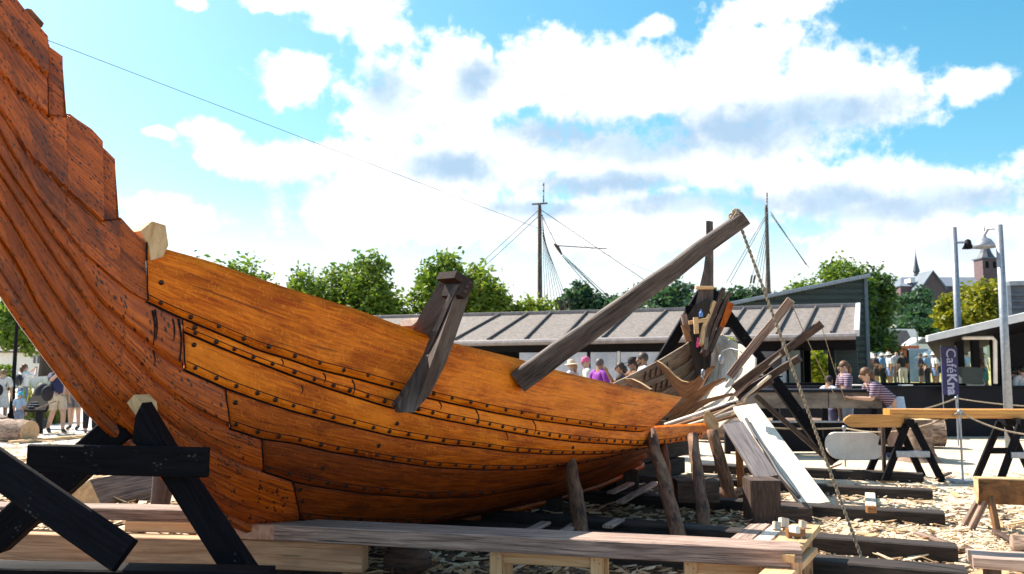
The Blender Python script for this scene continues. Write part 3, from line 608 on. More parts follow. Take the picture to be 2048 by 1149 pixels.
# ------------------------------------------------------------ clamps, levers and wedges on the ship
c1 = thing('plank_clamp', at(860, 690, 7.5), 'tall forked wooden plank clamp gripping the gunwale amidships, weathered grey', 'clamp')
Yj = S1.p3(850)[1]
def vplate(pts, off): return [at(x, y, Y) for x, y, Y in pts], off
hy = lambda px, e: S1.p3(px)[1] - e
pts = [(946,566,Yj-.45),(936,600,Yj-.41),(921,645,Yj-.33),(906,690,hy(890,.36)),(888,735,hy(875,.3)),(860,790,hy(850,.24)),(828,825,hy(820,.2)),(802,826,hy(798,.2)),(794,808,hy(796,.2)),(806,793,hy(810,.2)),(832,755,hy(838,.22)),(856,712,hy(858,.26)),(876,662,Yj-.34),(895,616,Yj-.40),(918,570,Yj-.45)]
MB().plate([at(*q) for q in pts], tuple(-ND * 0.06), along=(0.4, 0, 1)).build('jaw', clampm, c1)
pts = [(912,545,Yj-.40),(926,562,Yj-.40),(904,602,Yj-.30),(889,640,Yj-.18),(876,674,Yj-.05),(858,676,Yj),(845,658,Yj),(863,622,Yj-.14),(880,596,Yj-.24),(896,566,Yj-.34)]
MB().plate([at(*q) + (-ND * 0.02) for q in pts], tuple(-ND * 0.09), along=(0.4, 0, 1)).build('jaw', clampm, c1)
hd = MB().plate([at(x, y, Yj - .46) for x, y in ((914,542),(947,562),(944,582),(930,598),(918,590),(926,566),(908,556))], tuple(-ND * 0.19)).build('iron_strap', iron, c1)
mb = MB()
for x, y in ((934,573),(940,566),(930,584)): mb.ell(at(x, y, Yj - .47), (0.014,) * 3, 8, 5)
mb.build('bolt', clampm, hd)
tag(MB().plate(ppoly([(823,652),(838,640),(853,635),(856,650),(846,662),(836,658)], Yj + .05), tuple(-ND * 0.2)).build('wedge', brownw), 'small brown wooden wedge sitting on the gunwale beside the forked clamp', 'wedge')
Yl = S1.p3(1040)[1] - 0.1
lv = MB().bar(at(1036, 764, Yl), at(1490, 436, Yl - .35), 0.12, 0.20, up=(0, -0.2, 1), h1=0.125, w1=0.11, nseg=10, wob=0.008, ch=0.012).build('wooden_lever', clampm)
tag(lv, 'long dark weathered beam jutting up over the gunwale with a rope at its tip', 'beam')
rope_t = at(1482, 455, Yl - .33); rope_b = gr(1738, 1156)
def rope_mesh(p, q, r, sag=0, n=60, tw=0.0):
    pts = []
    for i in range(n + 1):
        k = i / n; c = lerp(p, q, k); c[2] -= sag * 4 * k * (1 - k); pts.append(c)
    return pts
def twist_rope(pts, r, name, mat=None, parent=None, turns=9.0):
    mb = MB(); L = [0]
    for i in range(1, len(pts)): L.append(L[-1] + np.linalg.norm(pts[i] - pts[i - 1]))
    d = unit(pts[-1] - pts[0]); a = unit(np.cross(d, (0.1, 1, 0.2))); b = np.cross(d, a)
    for s in range(2):
        q = [p + (a * math.cos(L[i] * turns + s * math.pi) + b * math.sin(L[i] * turns + s * math.pi)) * r * 0.6 for i, p in enumerate(pts)]
        mb.tube(q, r * 0.62, n=6)
    return mb.build(name, mat or ropem, parent, smooth=True)
tag(twist_rope(rope_mesh(rope_t, rope_b, .012, n=260), 0.0125, 'rope', turns=70), 'taut twisted rope slanting down from the long lever beam to the ground', 'rope')
mb = MB()
for k in range(5):
    c = at(1466 + 2 * k, 436 - 1.5 * k, Yl - .33); mb.tube([c + np.array([0.035 * math.cos(a), 0.05 * math.sin(a), 0.045 * math.sin(a * 1.0 + k)]) for a in np.linspace(0, 6.1, 10)], 0.009, n=5)
tag(mb.build('rope_knot', ropem, smooth=True), 'knot of pale rope tied round the raised tip of the lever beam', 'knot')
Yw = S1.p3(312)[1]
tag(MB().plate(ppoly([(281,462),(304,443),(331,451),(337,491),(326,514),(303,521),(297,487)], Yw - .06), tuple(-ND * 0.16)).build('wedge', oakp), 'pale fresh oak wedge block driven over the plank top beside the stem', 'wedge')
Yw = S1.p3(60)[1]
tag(MB().plate(ppoly([(38,23),(55,17),(63,19),(88,47),(84,55),(73,56),(48,30)], Yw), tuple(-ND * 0.14)).build('wedge', ribm), 'brown wooden wedge high on the sloping top of the stem', 'wedge')
tag(MB().tube([at(93, 80, S1.p3(93)[1] - .02), at(1408, 584, 13.3)], 0.0022, n=5).build('alignment_line', wirem), 'thin dark cord stretched from the prow down to the stern post', 'cord')
# fork levers at the stern
def lever(a, b, Ya, Yb, w, h, label, mat=clampm):
    tag(MB().bar(at(*a, Ya), at(*b, Yb), w, h, up=(0, -0.3, 1), nseg=4, wob=0.006).build('stern_lever', mat), label, 'lever')
lever((1460,752),(1582,600), 11.5, 10.9, 0.08, 0.11, 'brown plank lever rising steepest over the pale stern planks', brownw)
lever((1468,776),(1643,648), 11.4, 10.7, 0.07, 0.10, 'long dark lever reaching farthest right from the stern with a cord at its tip', darkbl)
lever((1470,790),(1562,706), 11.45, 11.0, 0.06, 0.07, 'short grey lever lying just under the longest stern lever', grey)
lever((1476,792),(1600,716), 11.5, 11.0, 0.09, 0.09, 'thick dark clamp arm under the longest stern lever, with a forked end', darkbl)
lever((1478,798),(1545,762), 11.45, 11.1, 0.06, 0.06, 'lowest stubby dark lever at the stern planks', darkbl)
for (a, b, lab) in (((1474,782),(1560,712),'thin pale batten clamped between two stern levers'),((1484,800),(1540,752),'thin pale batten above the lowest stubby lever')):
    tag(MB().bar(at(*a, 11.42), at(*b, 11.0), 0.05, 0.03).build('batten', oakw), lab, 'batten')
MBx = MB().ell(at(1442, 719, 12.45), (0.04, 0.03, 0.07)); MBx.tube([at(1442,712,12.45), at(1446,702,12.45), at(1460,697,12.3), at(1478,701,12.1), at(1490,712,12.0)], 0.008, n=5)
tag(MBx.build('cable_lamp', steel, smooth=True), 'small steel work lamp with a curved cable on the pale stern planks', 'lamp')
tag(MB().ell(at(1406,746,12.3), (0.03,0.03,0.055)).tube([at(1404,752,12.3), at(1407,760,12.3)], 0.012).build('clamp_screw', steel, smooth=True), 'small steel clamp on the right arm of the U shaped rib', 'clamp')
bl = MB().lathe(at(1402,634,13.0), [(0.001,0),(0.03,0),(0.03,0.06),(0.012,0.085),(0.012,0.11),(0.001,0.112)], 10); tag(bl.build('plastic_bottle', plain('blue_plastic', (0.08,0.22,0.6), rough=0.4)), 'small blue bottle hanging by the stern post', 'bottle')
tag(MB().bar(at(1395,684,12.95), at(1395,695,12.95), 0.035, 0.02).tube([at(1395,684,12.95), at(1396,676,12.95)], 0.012).build('marker_tag', plain('pink_plastic', (0.75,0.02,0.25), rough=0.5)), 'small pink marker on the dark inside of the stern', 'marker')
tag(rope_o := MB().tube(rope_mesh(at(1582,604,10.92), at(1672,795,11.5), 0, sag=0.05, n=14), 0.006, n=5).build('rope', ropem), 'thin slack cord hanging from the tip of the brown steep lever', 'rope')
tag(MB().tube(rope_mesh(at(1643,651,10.72), at(1690,800,11.2), 0, sag=0.04, n=14), 0.005, n=5).build('rope', ropem), 'thin cord hanging from the tip of the longest dark lever', 'rope')
# stern trestle
st = thing('stern_trestle', gr(1500, 925), 'tall black A frame trestle holding the stern post', 'trestle')
MB().bar(at(1418,580,13.7), at(1668,926,13.3), 0.16, 0.14, up=(0, 1, 0)).build('leg', tar, st)
MB().bar(at(1404,585,13.75), at(1290,775,13.9), 0.16, 0.14, up=(0, 1, 0)).build('leg', tar, st)
MB().bar(at(1362,645,13.62), at(1474,645,13.55), 0.10, 0.16).build('crossbar', tar, st)
MB().bar(at(1370,620,13.66), at(1462,620,13.6), 0.10, 0.14).build('crossbar', tar, st)
MB().bar(at(1512,792,13.0), at(1665,928,13.1), 0.07, 0.08, up=(0, 1, 0)).build('brace', darkbl, st)

# ------------------------------------------------------------ ground
def sheet(name, x0, x1, y0, y1, z, mat, nx=2, ny=2, zf=None):
    mb = MB(); P = [[(x, y, z if zf is None else zf(x, y)) for x in np.linspace(x0, x1, nx)] for y in np.linspace(y0, y1, ny)]
    mb.grid(P, flip=True); o = mb.build(name, mat, base=(0, 0, 0)); return tag(o, kind='structure')
sheet('ground', -900, 900, -300, 1500, 0.0, sand)
def lz(x, y):
    k = max(0, min(1, (y - 30) / 16)); q = max(0, min(1, (y - 50) / 12)); return 0.008 + 0.55 * k * k * (3 - 2 * k) + 1.5 * q * q * (3 - 2 * q)
sheet('lawn', 8, 90, 27, 100, 0, lawnm, 12, 40, lz)
dk = MB().box(-1.0, 2.85, 15.0, 21.4, -.05, .13, ch=.01).build('deck', brownw); tag(dk, kind='structure')
fl = MB(); fl.add([gr(*q, 0.006) for q in ((-500,985),(300,1000),(760,985),(1200,962),(1470,950),(1560,1010),(1640,1149))] + [np.array([1.6, 3.0, .006]), np.array([1.6, -2, .006]), np.array([-7, -2, .006])], [tuple(range(9, -1, -1))]); fo = fl.build('shade_chip_sheet', shadechips, base=(0, 0, 0)); tag(fo, kind='structure')  # added sheet with the hull's shade in its colour, cuts bounce light
sheet('path', -60, -4.5, 17.5, 34, 0.005, pavem)
def hz(x, y):
    k = max(0, min(1, (y - 85) / 170)); s = 1 / (1 + math.exp(-(x - 35) / 12.0))
    return -0.3 + 9 * k * k * (3 - 2 * k) * s
sheet('hill', -250, 420, 85, 420, 0, hillm, 40, 30, hz)
# ------------------------------------------------------------ sleepers
def line_on_ground(px, py, z): return gr(px, py, z)
SD = unit((0.93, -0.37, 0))
def sleeper(ex, ey, L, w, h, label):
    e = gr(ex, ey, h); q = e - SD * L
    tag(MB().bar(q - np.array([0, 0, h / 2]), e - np.array([0, 0, h / 2]), w, h, nseg=6, wob=0.006, ch=0.012).build('sleeper', sleepm), label, 'sleeper', 'dark timber sleepers across the building ground')
sleeper(1846, 947, 3.3, 0.2, 0.13, 'dark timber sleeper farthest back beneath the black sawhorse')
sleeper(1864, 979, 4.2, 0.2, 0.13, 'dark timber sleeper second from the back right of the ramp')
sleeper(1888, 1024, 5.6, 0.22, 0.14, 'dark timber sleeper behind the low board table, passing in front of the ramp foot')
sleeper(1913, 1090, 6.4, 0.22, 0.155, 'dark timber sleeper ending right of the slanting rope, second from the front')
sleeper(1932, 1138, 6.6, 0.28, 0.18, 'dark timber sleeper nearest the camera at the bottom right')
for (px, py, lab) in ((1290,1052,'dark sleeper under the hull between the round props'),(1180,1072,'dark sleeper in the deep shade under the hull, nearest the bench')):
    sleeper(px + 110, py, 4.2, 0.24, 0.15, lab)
for (a, b, lab) in (((1222,986),(1262,967),'short board glinting in the shade under the hull'),((1240,1005),(1312,966),'longer grey board lying in the shade under the hull'),((1040,1072),(1092,1046),'grey board lying under the hull just above the bench'),((1118,1072),(1150,1050),'grey board under the hull beside the nearest prop'),((1215,1054),(1240,1040),'small grey offcut in the shade under the hull')):
    tag(MB().bar(gr(*a, 0.19), gr(*b, 0.19), 0.10, 0.03).build('board', grey), lab, 'board')
# added timbers block light from beyond the keel; then the keel blocks
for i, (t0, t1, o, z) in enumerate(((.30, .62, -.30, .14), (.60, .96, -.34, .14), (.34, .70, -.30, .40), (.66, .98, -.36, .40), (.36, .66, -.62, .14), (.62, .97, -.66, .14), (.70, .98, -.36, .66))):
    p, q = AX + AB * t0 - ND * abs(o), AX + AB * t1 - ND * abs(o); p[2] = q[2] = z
    tag(MB().bar(p, q, .26, .24, nseg=4, wob=.01, ch=.012).build('sawn_timber', sleepm), 'added unseen dark timber beyond the keel, blocking light under the hull', 'timber', 'added timbers blocking light beyond the keel')
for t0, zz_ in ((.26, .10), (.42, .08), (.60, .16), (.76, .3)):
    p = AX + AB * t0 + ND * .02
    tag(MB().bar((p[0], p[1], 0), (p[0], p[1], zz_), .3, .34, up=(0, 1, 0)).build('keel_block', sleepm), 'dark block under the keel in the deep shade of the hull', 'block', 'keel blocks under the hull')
# ------------------------------------------------------------ props under the hull
def prop(name, top, Yt, bot, Yb, r0, r1, label, mat=barkp):
    a = at(*bot, Yb); b = at(*top, Yt); n = 8
    pts = [lerp(a, b, i / n) + (np.array([random.uniform(-.008, .008), 0, 0]) if 0 < i < n else 0) for i in range(n + 1)]
    mb = MB().tube(pts, [r0 + (r1 - r0) * i / n + random.uniform(-.004, .004) for i in range(n + 1)], n=12, wob=0.05)
    tag(mb.build(name, mat, smooth=True), label, 'prop', 'log props holding up the hull')
def hullY(px): return S4.p3(px)[1]
prop('round_prop', (1133,893), 8.75, (1168,1090), 7.9, 0.075, 0.062, 'round log prop standing alone under the middle of the hull')
prop('round_prop', (1298,856), 9.8, (1364,1094), 7.85, 0.075, 0.062, 'long leaning log prop under the end of the top plank')
prop('round_prop', (1326,893), 10.0, (1346,1062), 8.65, 0.055, 0.055, 'slim tan prop half hidden behind the long leaning prop', oakd)
prop('round_prop', (1386,874), 10.1, (1410,1064), 8.6, 0.07, 0.06, 'log prop with peeling bark left of the big dark block')
prop('round_prop', (1424,860), 10.8, (1462,1000), 10.55, 0.085, 0.07, 'log prop with dark burnt rings under the pale plank clamp')
tag(MB().bar(gr(1483, 984), at(1477, 886, 11.2), 0.09, 0.09).build('square_prop', ribm), 'thin square tan post behind the grey slanting plank', 'post')
tag(MB().tube([gr(1385, 1003, .06), gr(1490, 983, .06)], [0.05, 0.065], n=10).build('pole', barkp, smooth=True), 'short pale pole lying on the chips by the burnt ringed prop', 'pole')
tag(MB().box(1.82, 2.28, 9.5, 9.8, 0.18, 0.42).build('timber_block', darkbl), 'squat dark timber block in the shade behind the peeling prop', 'block')
# ------------------------------------------------------------ ramp and blocks
def quadboard(name, mat, a, b, w, th, label, cat, up=(0.0, -0.3, 1)):
    return tag(MB().bar(a, b, w, th, up=up, nseg=4, ch=0.008).build(name, mat), label, cat)
quadboard('ramp_plank', oakw, gr(1632, 1013, .10), at(1490, 815, 11.9), 0.33, 0.07, 'wide pale sunlit plank leaning as a ramp against the stern', 'plank', up=(-0.1, -1.0, 0.9))
quadboard('slanting_plank', greyd, gr(1535, 958, .38), at(1466, 850, 11.0), 0.26, 0.06, 'grey slanting plank in the shade beside the pale ramp', 'plank', up=(-0.1, -1.0, 0.9))
tag(MB().tube([at(1492,838,11.5), at(1510,872,11.0), at(1540,915,10.4), at(1560,950,9.9), at(1598,995,9.35)], 0.022, n=7).build('rope', wirem, smooth=True), 'dark rope lying along the edge of the pale ramp plank', 'rope')
p = gr(1533, 1052); tag(MB().bar((p[0], p[1] + .16, 0), (p[0], p[1] + .16, .47), 0.32, 0.34, up=(0, 1, 0), ch=0.015).build('timber_block', darkbl), 'tall dark square timber block standing at the foot of the grey plank', 'block')
p = gr(1594, 1048); tag(MB().bar((p[0] - .17, p[1] + .16, .085), (p[0] + .17, p[1] + .16, .085), 0.32, 0.17, ch=0.012).build('timber_block', darkbl), 'low dark timber block right of the tall one under the ramp end', 'block')
# ------------------------------------------------------------ low board table with planes
zt = 0.42
tb = thing('board_table', gr(1540, 1100), 'low table of loose pale boards with planes on top, right end of the grey bench', 'table')
def tboard(c0, c1, c2, c3, z, th, m_): MB().plate([gr(*c, z) for c in (c0, c1, c2, c3)], (0, 0, -th), along=gr(*c0, z) - gr(*c3, z)).build('board', m_, tb)
tboard((1502,1048),(1540,1048),(1478,1098),(1436,1094), zt, .05, grey)
tboard((1547,1048),(1577,1048),(1518,1100),(1484,1098), zt - .004, .05, oakw)
tboard((1583,1048),(1640,1050),(1588,1112),(1526,1102), zt, .05, oakp)
MB().bar(gr(1608,1100,.30), gr(1490,1215,.30), 0.2, 0.05).build('lower_board', pine, tb)
for a in ((1520,1062),(1612,1062),(1590,1108)):
    q = gr(*a, zt); MB().bar((q[0], q[1], 0), (q[0], q[1], zt - .05), 0.07, 0.07, up=(0, 1, 0)).build('leg', pineo, tb)
tl = thing('hand_plane', gr(1590, 1066, zt), 'brown wooden hand plane with bright bolts lying on the board table', 'tool')
MB().bar(gr(1574,1066,zt + .035), gr(1608,1066,zt + .035), 0.07, 0.07).build('body', ribm, tl)
MB().ell(gr(1583,1064,zt + .07) - np.array([0, .04, .035]), (0.007, .004, .007)).ell(gr(1599,1064,zt + .07) - np.array([0, .04, .035]), (0.007, .004, .007)).build('bolt', steel, tl)
MB().bar(gr(1582,1058,zt + .09), gr(1596,1060,zt + .12), 0.03, 0.05).build('handle', whitem, tl)
for x, y, s, lab in ((1553,1060,.05,'small dark based mallet head at the left of the tools on the board table'),(1567,1055,.06,'upright pale wooden block among the tools on the board table'),(1605,1057,.045,'rounded pale wooden block at the right of the tools')):
    q = gr(x, y, zt); mb = MB().bar(q, q + np.array([0.01, 0.02, s * 1.1]), s * 1.2, s * 1.0, up=(0, 1, 0), ch=0.01)
    tag(mb.build('wood_block', oakw), lab, 'block')
# ------------------------------------------------------------ long grey bench plank and pine sawhorses
ZB = 0.45
L_ = gr(548, 1050, ZB); R_ = gr(1604, 1101, ZB)
bd = unit(R_ - L_); bn = np.array([-bd[1], bd[0], 0]); off = bn * 0.15 - np.array([0, 0, 0.062])
tag(MB().bar(L_ + off, R_ + off, 0.30, 0.125, nseg=10, wob=0.003, ch=0.008).build('bench_plank', grey), 'long weathered grey plank lying across the pine sawhorses in the foreground', 'plank')
Q0 = gr(466, 1047, ZB); Q1 = L_ - bd * 0.006
tag(MB().bar(Q0 + off, Q1 + off, 0.30, 0.12, ch=0.008).build('timber_offcut', endgr), 'pinkish sawn timber end butting the left end of the grey plank', 'timber')
def sawhorse(x0, x1, yt, label):
    a = gr(x0, yt, ZB - .128) ; b = gr(x1, yt + (x1 - x0) * .048, ZB - .128)
    d = unit(b - a); n = np.array([-d[1], d[0], 0])
    t_ = thing('pine_sawhorse', ((a + b) / 2)[:2].tolist() + [0], label, 'sawhorse', 'pine sawhorses under the bench plank')
    for k in (0.12, .42):
        f = a + n * (k - .1); g = b + n * (k - .1)
        rr = MB().bar(f - np.array([0, 0, .05]), g - np.array([0, 0, .05]), 0.04, 0.095).build('rail', pine, t_)
        for q, s in ((f, 1), (g, -1)):
            q2 = q - n * 0.03 * (1 if k < .3 else -1) + d * 0.05 * s
            lg = MB().bar((q2[0], q2[1], 0), (q2[0], q2[1], q2[2]), 0.095, 0.04, up=(-n[0], -n[1], 0)).build('leg', pine, t_)
            if k < .3:
                mb = MB()
                for sx, sz in ((-.02, -.03), (.02, -.055)): mb.ell(V((q2[0], q2[1], q2[2])) - n * 0.021 + d * sx + np.array([0, 0, sz]), (0.006, 0.003, 0.006), 8, 5)
                mb.build('screw', steel, lg)
sawhorse(980, 1208, 1100, 'pine sawhorse under the middle of the grey plank')
sawhorse(1367, 1548, 1118, 'pine sawhorse under the right end of the grey plank')
# pale beams at the lower left
def beam(a, b, z, w, h, mat, label, name='sawn_timber', cat='timber', back=0.0):
    A_, B_ = gr(*a, z), gr(*b, z); d = unit(B_ - A_); n = np.array([-d[1], d[0], 0]); o = n * (w / 2 + back) - np.array([0, 0, h / 2])
    return tag(MB().bar(A_ + o, B_ + o, w, h, nseg=4, wob=0.003, ch=0.008).build(name, mat), label, cat)
beam((-90,1062),(724,1089), .315, .16, .22, pineo, 'thick knotty pine beam low in front of the ship at the lower left')
beam((-60,1017),(462,1028), .50, .24, .10, brownw, 'brown weathered plank with a sunlit top behind the black trestle legs', back=.12)
beam((228,1050),(412,1054), .40, .05, .09, pine, 'short yellow pine batten between the two stacked beams', back=.16)
tag(MB().bar(gr(0,1020,.5) + np.array([0,.0,-.06]), gr(58,1024,.5) + np.array([0,0,-.06]), .08, .11).build('timber_offcut', endgr), 'pink end of a timber at the far left edge of the stack', 'timber')
for x in (700, 120): 
    q = gr(x, 1089, .315); tag(MB().bar((q[0], q[1] + .12, 0), (q[0], q[1] + .12, .09), .12, .3, up=(0, 1, 0)).build('timber_block', pineo), 'pine block carrying the %s of the knotty pine beam' % ('right end' if x == 700 else 'left part'), 'block')
# ------------------------------------------------------------ black bow trestle
tr = thing('bow_trestle', gr(300, 1120), 'black tarred A frame trestle carrying the bow', 'trestle')
MB().plate([at(284,806,5.62), at(271,832,5.61), at(264,884,5.60), at(290,905,5.59), at(450,1156,5.45), at(512,1156,5.45), at(340,900,5.58)], (0.0, .15, 0), along=(.6, 0, -1)).build('leg', tar, tr)
MB().bar(at(247,850,6.05), at(-10,1080,6.0), 0.22, 0.15, up=(0, 1, 0.0), ch=0.01).build('leg', tar, tr)
MB().bar(at(58,918,5.50), at(416,925,5.42), 0.05, 0.185, ch=0.008).build('crossbar', tar, tr)
MB().bar(at(-40,912,5.1), at(250,1112,4.9), 0.06, 0.20, up=(0, 0.35, 1), ch=0.01).build('brace', tar, tr)
MB().bar(at(-60,1150,5.05), at(540,1162,5.0), 0.2, 0.13, ch=0.01).build('base_beam', tar, tr)
mb = MB()
for x, y in ((136,910),(158,907),(116,932),(290,912),(315,914),(190,922)): mb.ell(at(x, y, 5.47), (0.007, 0.004, 0.007), 8, 5)
mb.build('bolt', iron, tr)
tag(MB().plate(ppoly([(254,806),(268,790),(284,806),(286,830),(272,832)], 5.78), (0.05, 0.12, 0)).build('wedge', oakp), 'small pale cut wedge between the stem and the top of the black trestle', 'wedge')
# ------------------------------------------------------------ right foreground benches
hb = thing('log_bench', gr(2010, 1040), 'half log bench with bark edge on stick legs at the right edge', 'bench')
zb = .52; a = gr(1957, 960, zb); b = gr(2160, 966, zb)
d = unit(b - a); n = np.array([-d[1], d[0], 0])
prof = [(0, 0), (0, -.10), (.02, -.2), (.06, -.25), (.11, -.25), (.15, -.2), (.17, -.1), (.17, 0)]
MB().plate([a + n * u + np.array([0, 0, v]) for u, v in prof], tuple(b - a), along=d).build('seat', barkd, hb)
MB().plate([a + n * u + np.array([0, 0, v]) - d * 0.004 for u, v in prof], tuple(d * 0.004)).build('end_grain', logend, hb)
MB().plate([a + n * u + np.array([0, 0, .004]) for u in (0.003, .167)] + [b + n * u + np.array([0, 0, .004]) for u in (.167, .003)], (0, 0, 0.012), along=d).build('sawn_top', oakp, hb)
for k, u, l in ((.12, .03, (-.02, -.14)), (.10, .06, (-.16, .05)), (.07, .13, (-.1, .2)), (.75, .05, (.1, -.1)), (.75, .13, (.1, .1))):
    q = a + d * k * np.linalg.norm(b - a) + n * u; MB().bar((q[0] + l[0], q[1] + l[1], 0), (q[0], q[1], zb - .17), .06, .055, up=(0, 1, 0)).build('leg', brownw if k < .12 else ribm, hb)
bb = thing('plank_bench', gr(2040, 1149), 'low grey cracked plank bench at the bottom right corner', 'bench')
zb = .38; a = gr(1946, 1113, zb); b = gr(2200, 1130, zb); d = unit(b - a); n = np.array([-d[1], d[0], 0])
MB().bar(a + n * .13 - np.array([0, 0, .04]), b + n * .13 - np.array([0, 0, .04]), .28, .08, ch=0.01, nseg=4, wob=.003).build('seat', grey, bb)
for k in (.18, .8):
    q = a + d * k * np.linalg.norm(b - a) + n * .13; MB().bar((q[0], q[1], 0), (q[0], q[1], zb - .08), .09, .09, up=(0, 1, 0)).build('leg', darkbl, bb)
tag(MB().tube([gr(2024,1090,.12), gr(2130,1096,.12)], .09, n=10, wob=.06).build('log', barkl, smooth=True), 'short bark covered log lying between the two right benches', 'log')
for (a, b, lab, m_) in (((1832,1066),(1905,1090),'long thin split lath lying on the chips right of the rope',brownw),((1904,1094),(1950,1106),'thin split lath beside the low plank bench',brownw),((1740,982),(1742,1020),'pale board lying flat across the sleepers',oakw),((1874,958),(1900,946),'dark stick on the sand by the barrier foot',darkbl),((1990,1062),(2030,1085),'broken stick on the sand under the log bench',darkbl)):
    tag(MB().bar(gr(*a, .05), gr(*b, .05), .06 if m_ is not oakw else .12, .03).build('lath', m_), lab, 'board')
bx = gr(1742, 1019, .2); tag(MB().bar(bx - np.array([.045, 0, 0]), bx + np.array([.045, 0, 0]), .07, .07).build('wood_block', ribm), 'small reddish wooden block on the sleeper at the end of the pale board', 'block')
# ------------------------------------------------------------ black sawhorses and the long orange board
def black_horse(px, py_top, Y, label, half=0.42):
    z = zat(py_top, Y); c = at(px, py_top, Y)
    t_ = thing('black_sawhorse', (c[0], Y, 0), label, 'sawhorse', 'black sawhorses under the orange board')
    MB().bar((c[0] - .02, Y - .32, z - .06), (c[0] + .02, Y + .32, z - .06), .12, .12).build('top_beam', tar, t_)
    for s in (-1, 1):
        for q in (-1, 1):
            MB().bar((c[0] + q * .05, Y + s * .26, z - .08), (c[0] + q * half, Y + s * .30, 0), .10, .05, up=(0, 1, 0)).build('leg', tar, t_)
        MB().bar((c[0] - .24, Y + s * .31, .40), (c[0] + .24, Y + s * .31, .40), .04, .09).build('rail', steel if s < 0 else tar, t_)
    return z
zz = black_horse(1803, 836, 12.75, 'black sawhorse under the left end of the long orange board')
black_horse(2026, 836, 12.6, 'black sawhorse under the long orange board at the right edge')
a = at(1772, 815, 12.7); b = at(2200, 823, 12.5); z0 = zz + .01
tag(MB().bar((a[0], 12.7, z0 + .06), (b[0], 12.55, z0 + .06), .26, .13, ch=.01).build('long_board', orangeb), 'long varnished orange board resting across the two black sawhorses', 'board')
rb = []
for k in range(9): rb.append((-.5 - .13 * math.sin(math.pi * k / 8), -.09 + .18 * k / 8))
rb += [(-x, y) for x, y in rb[::-1]]
c = at(1733, 839, 12.9)
tag(MB().plate([(c[0] + x * .78, 12.5, c[2] + y) for x, y in rb], (0, 0.05, 0), along=(1, 0, 0)).build('rounded_board', orangeb), 'short orange board with rounded ends left of the long orange board', 'board')
MBq = MB().bar((c[0] + .1, 12.58, 0), (c[0] + .1, 12.58, c[2] - .0), .05, .05, up=(0, 1, 0))
tag(MBq.build('board_stand', darkbl), 'thin dark stand under the short rounded orange board', 'stand')
rb = []
for k in range(13):
    a_ = math.pi / 2 + math.pi * k / 12; rb.append((-.26 + .17 * math.cos(a_), .17 * math.sin(a_)))
rb += [(-x, y) for x, y in rb[::-1]]
c = at(1710, 892, 13.0)
tag(MB().plate([(c[0] + x * 1.0, 13.0 + y * .3, c[2] + y * 1.15) for x, y in rb], (0, 0.07, 0)).build('ground_patch_slab', groundwhite), 'white rounded slab standing for bright bare ground in front of the big log', 'slab')  # slab shape stands for a patch of bright ground
# ------------------------------------------------------------ log, stump, rope barrier
def log(a, b, r0, r1, label, name='log'):
    t_ = thing(name, ((V(a) + V(b)) / 2)[:2].tolist() + [0], label, 'log'); n = 14
    pts = [lerp(a, b, i / n) for i in range(n + 1)]
    MB().tube(pts, [r0 + (r1 - r0) * i / n + random.uniform(-.012, .012) for i in range(n + 1)], n=18, wob=.05, cap=False).build('bark', barkl, t_, smooth=True)
    d = unit(V(b) - V(a))
    for q, r, s in ((V(a), r0, -1), (V(b), r1, 1)): MB().tube([q - d * .01 * s, q + d * .006 * s], r * .97, n=18).build('cut_end', logend, t_)
    return t_
log(gr(1392, 858, .27), gr(1888, 866, .30), .25, .27, 'big brown felled log lying behind the stern and the sawhorse')
s_ = gr(1836, 922); t_ = thing('tree_stump', s_, 'grey flared tree stump standing in front of the big log', 'stump')
mb = MB(); P = []
for i, (z, r) in enumerate(((0, .40), (.06, .33), (.16, .28), (.35, .25), (.55, .25), (.70, .26), (.72, .25))):
    P.append([(s_[0] + math.cos(a) * r * (1 + .08 * math.sin(5 * a) * (1 - z)), s_[1] + math.sin(a) * r * (1 + .08 * math.sin(5 * a) * (1 - z)), z) for a in np.linspace(0, 2 * math.pi, 25)])
mb.grid(P, flip=True).build('bark', barkl, t_, smooth=True)
MB().tube([(s_[0], s_[1], .70), (s_[0], s_[1], .725)], .245, n=24).build('cut_top', logend, t_)
def stanchion(px, py_base, z1, label, plate=True):
    p = gr(px, py_base); t_ = thing('rope_stanchion', p, label, 'post', 'rope barrier posts')
    MB().tube([(p[0], p[1], 0.01), (p[0], p[1], z1)], .016, n=8).build('post', steel, t_)
    MB().ell((p[0], p[1], z1), (.04, .04, .045)).build('knob', steel, t_, smooth=True)
    if plate: MB().box(p[0] - .2, p[0] + .2, p[1] - .16, p[1] + .16, 0, .03).build('base_plate', steel, t_)
    return V((p[0], p[1], z1))
q1 = stanchion(1926, 965, 1.0, 'steel rope barrier post with square foot plate by the log bench')
q2 = stanchion(1917, 893, .98, 'steel rope barrier post farther back before the black cafe wall', False)
q3 = stanchion(1691, 935, .64, 'thin barrier post beside the white rounded slab', False)
q4 = V(at(1440, 846, 14.2)); q5 = V(at(2130, 868, 11.6)); q6 = V(at(2140, 815, 16.5)); q7 = V(at(1790, 828, 16.8))
for a, b, sg, lab in ((q1, q3, .16, 'rope from the foot plated barrier post to the post by the white slab'), (q3, q4, .05, 'rope running left from the post by the white slab across the log'), (q1, q5, .13, 'rope sagging right from the foot plated barrier post'), (q2, q6, .05, 'farther rope running right from the back barrier post'), (q2, q7, .05, 'farther rope running left from the back barrier post')):
    tag(MB().tube(rope_mesh(a, b, 0, sag=sg, n=20), .014, n=6).build('barrier_rope', ropem, smooth=True), lab, 'rope')
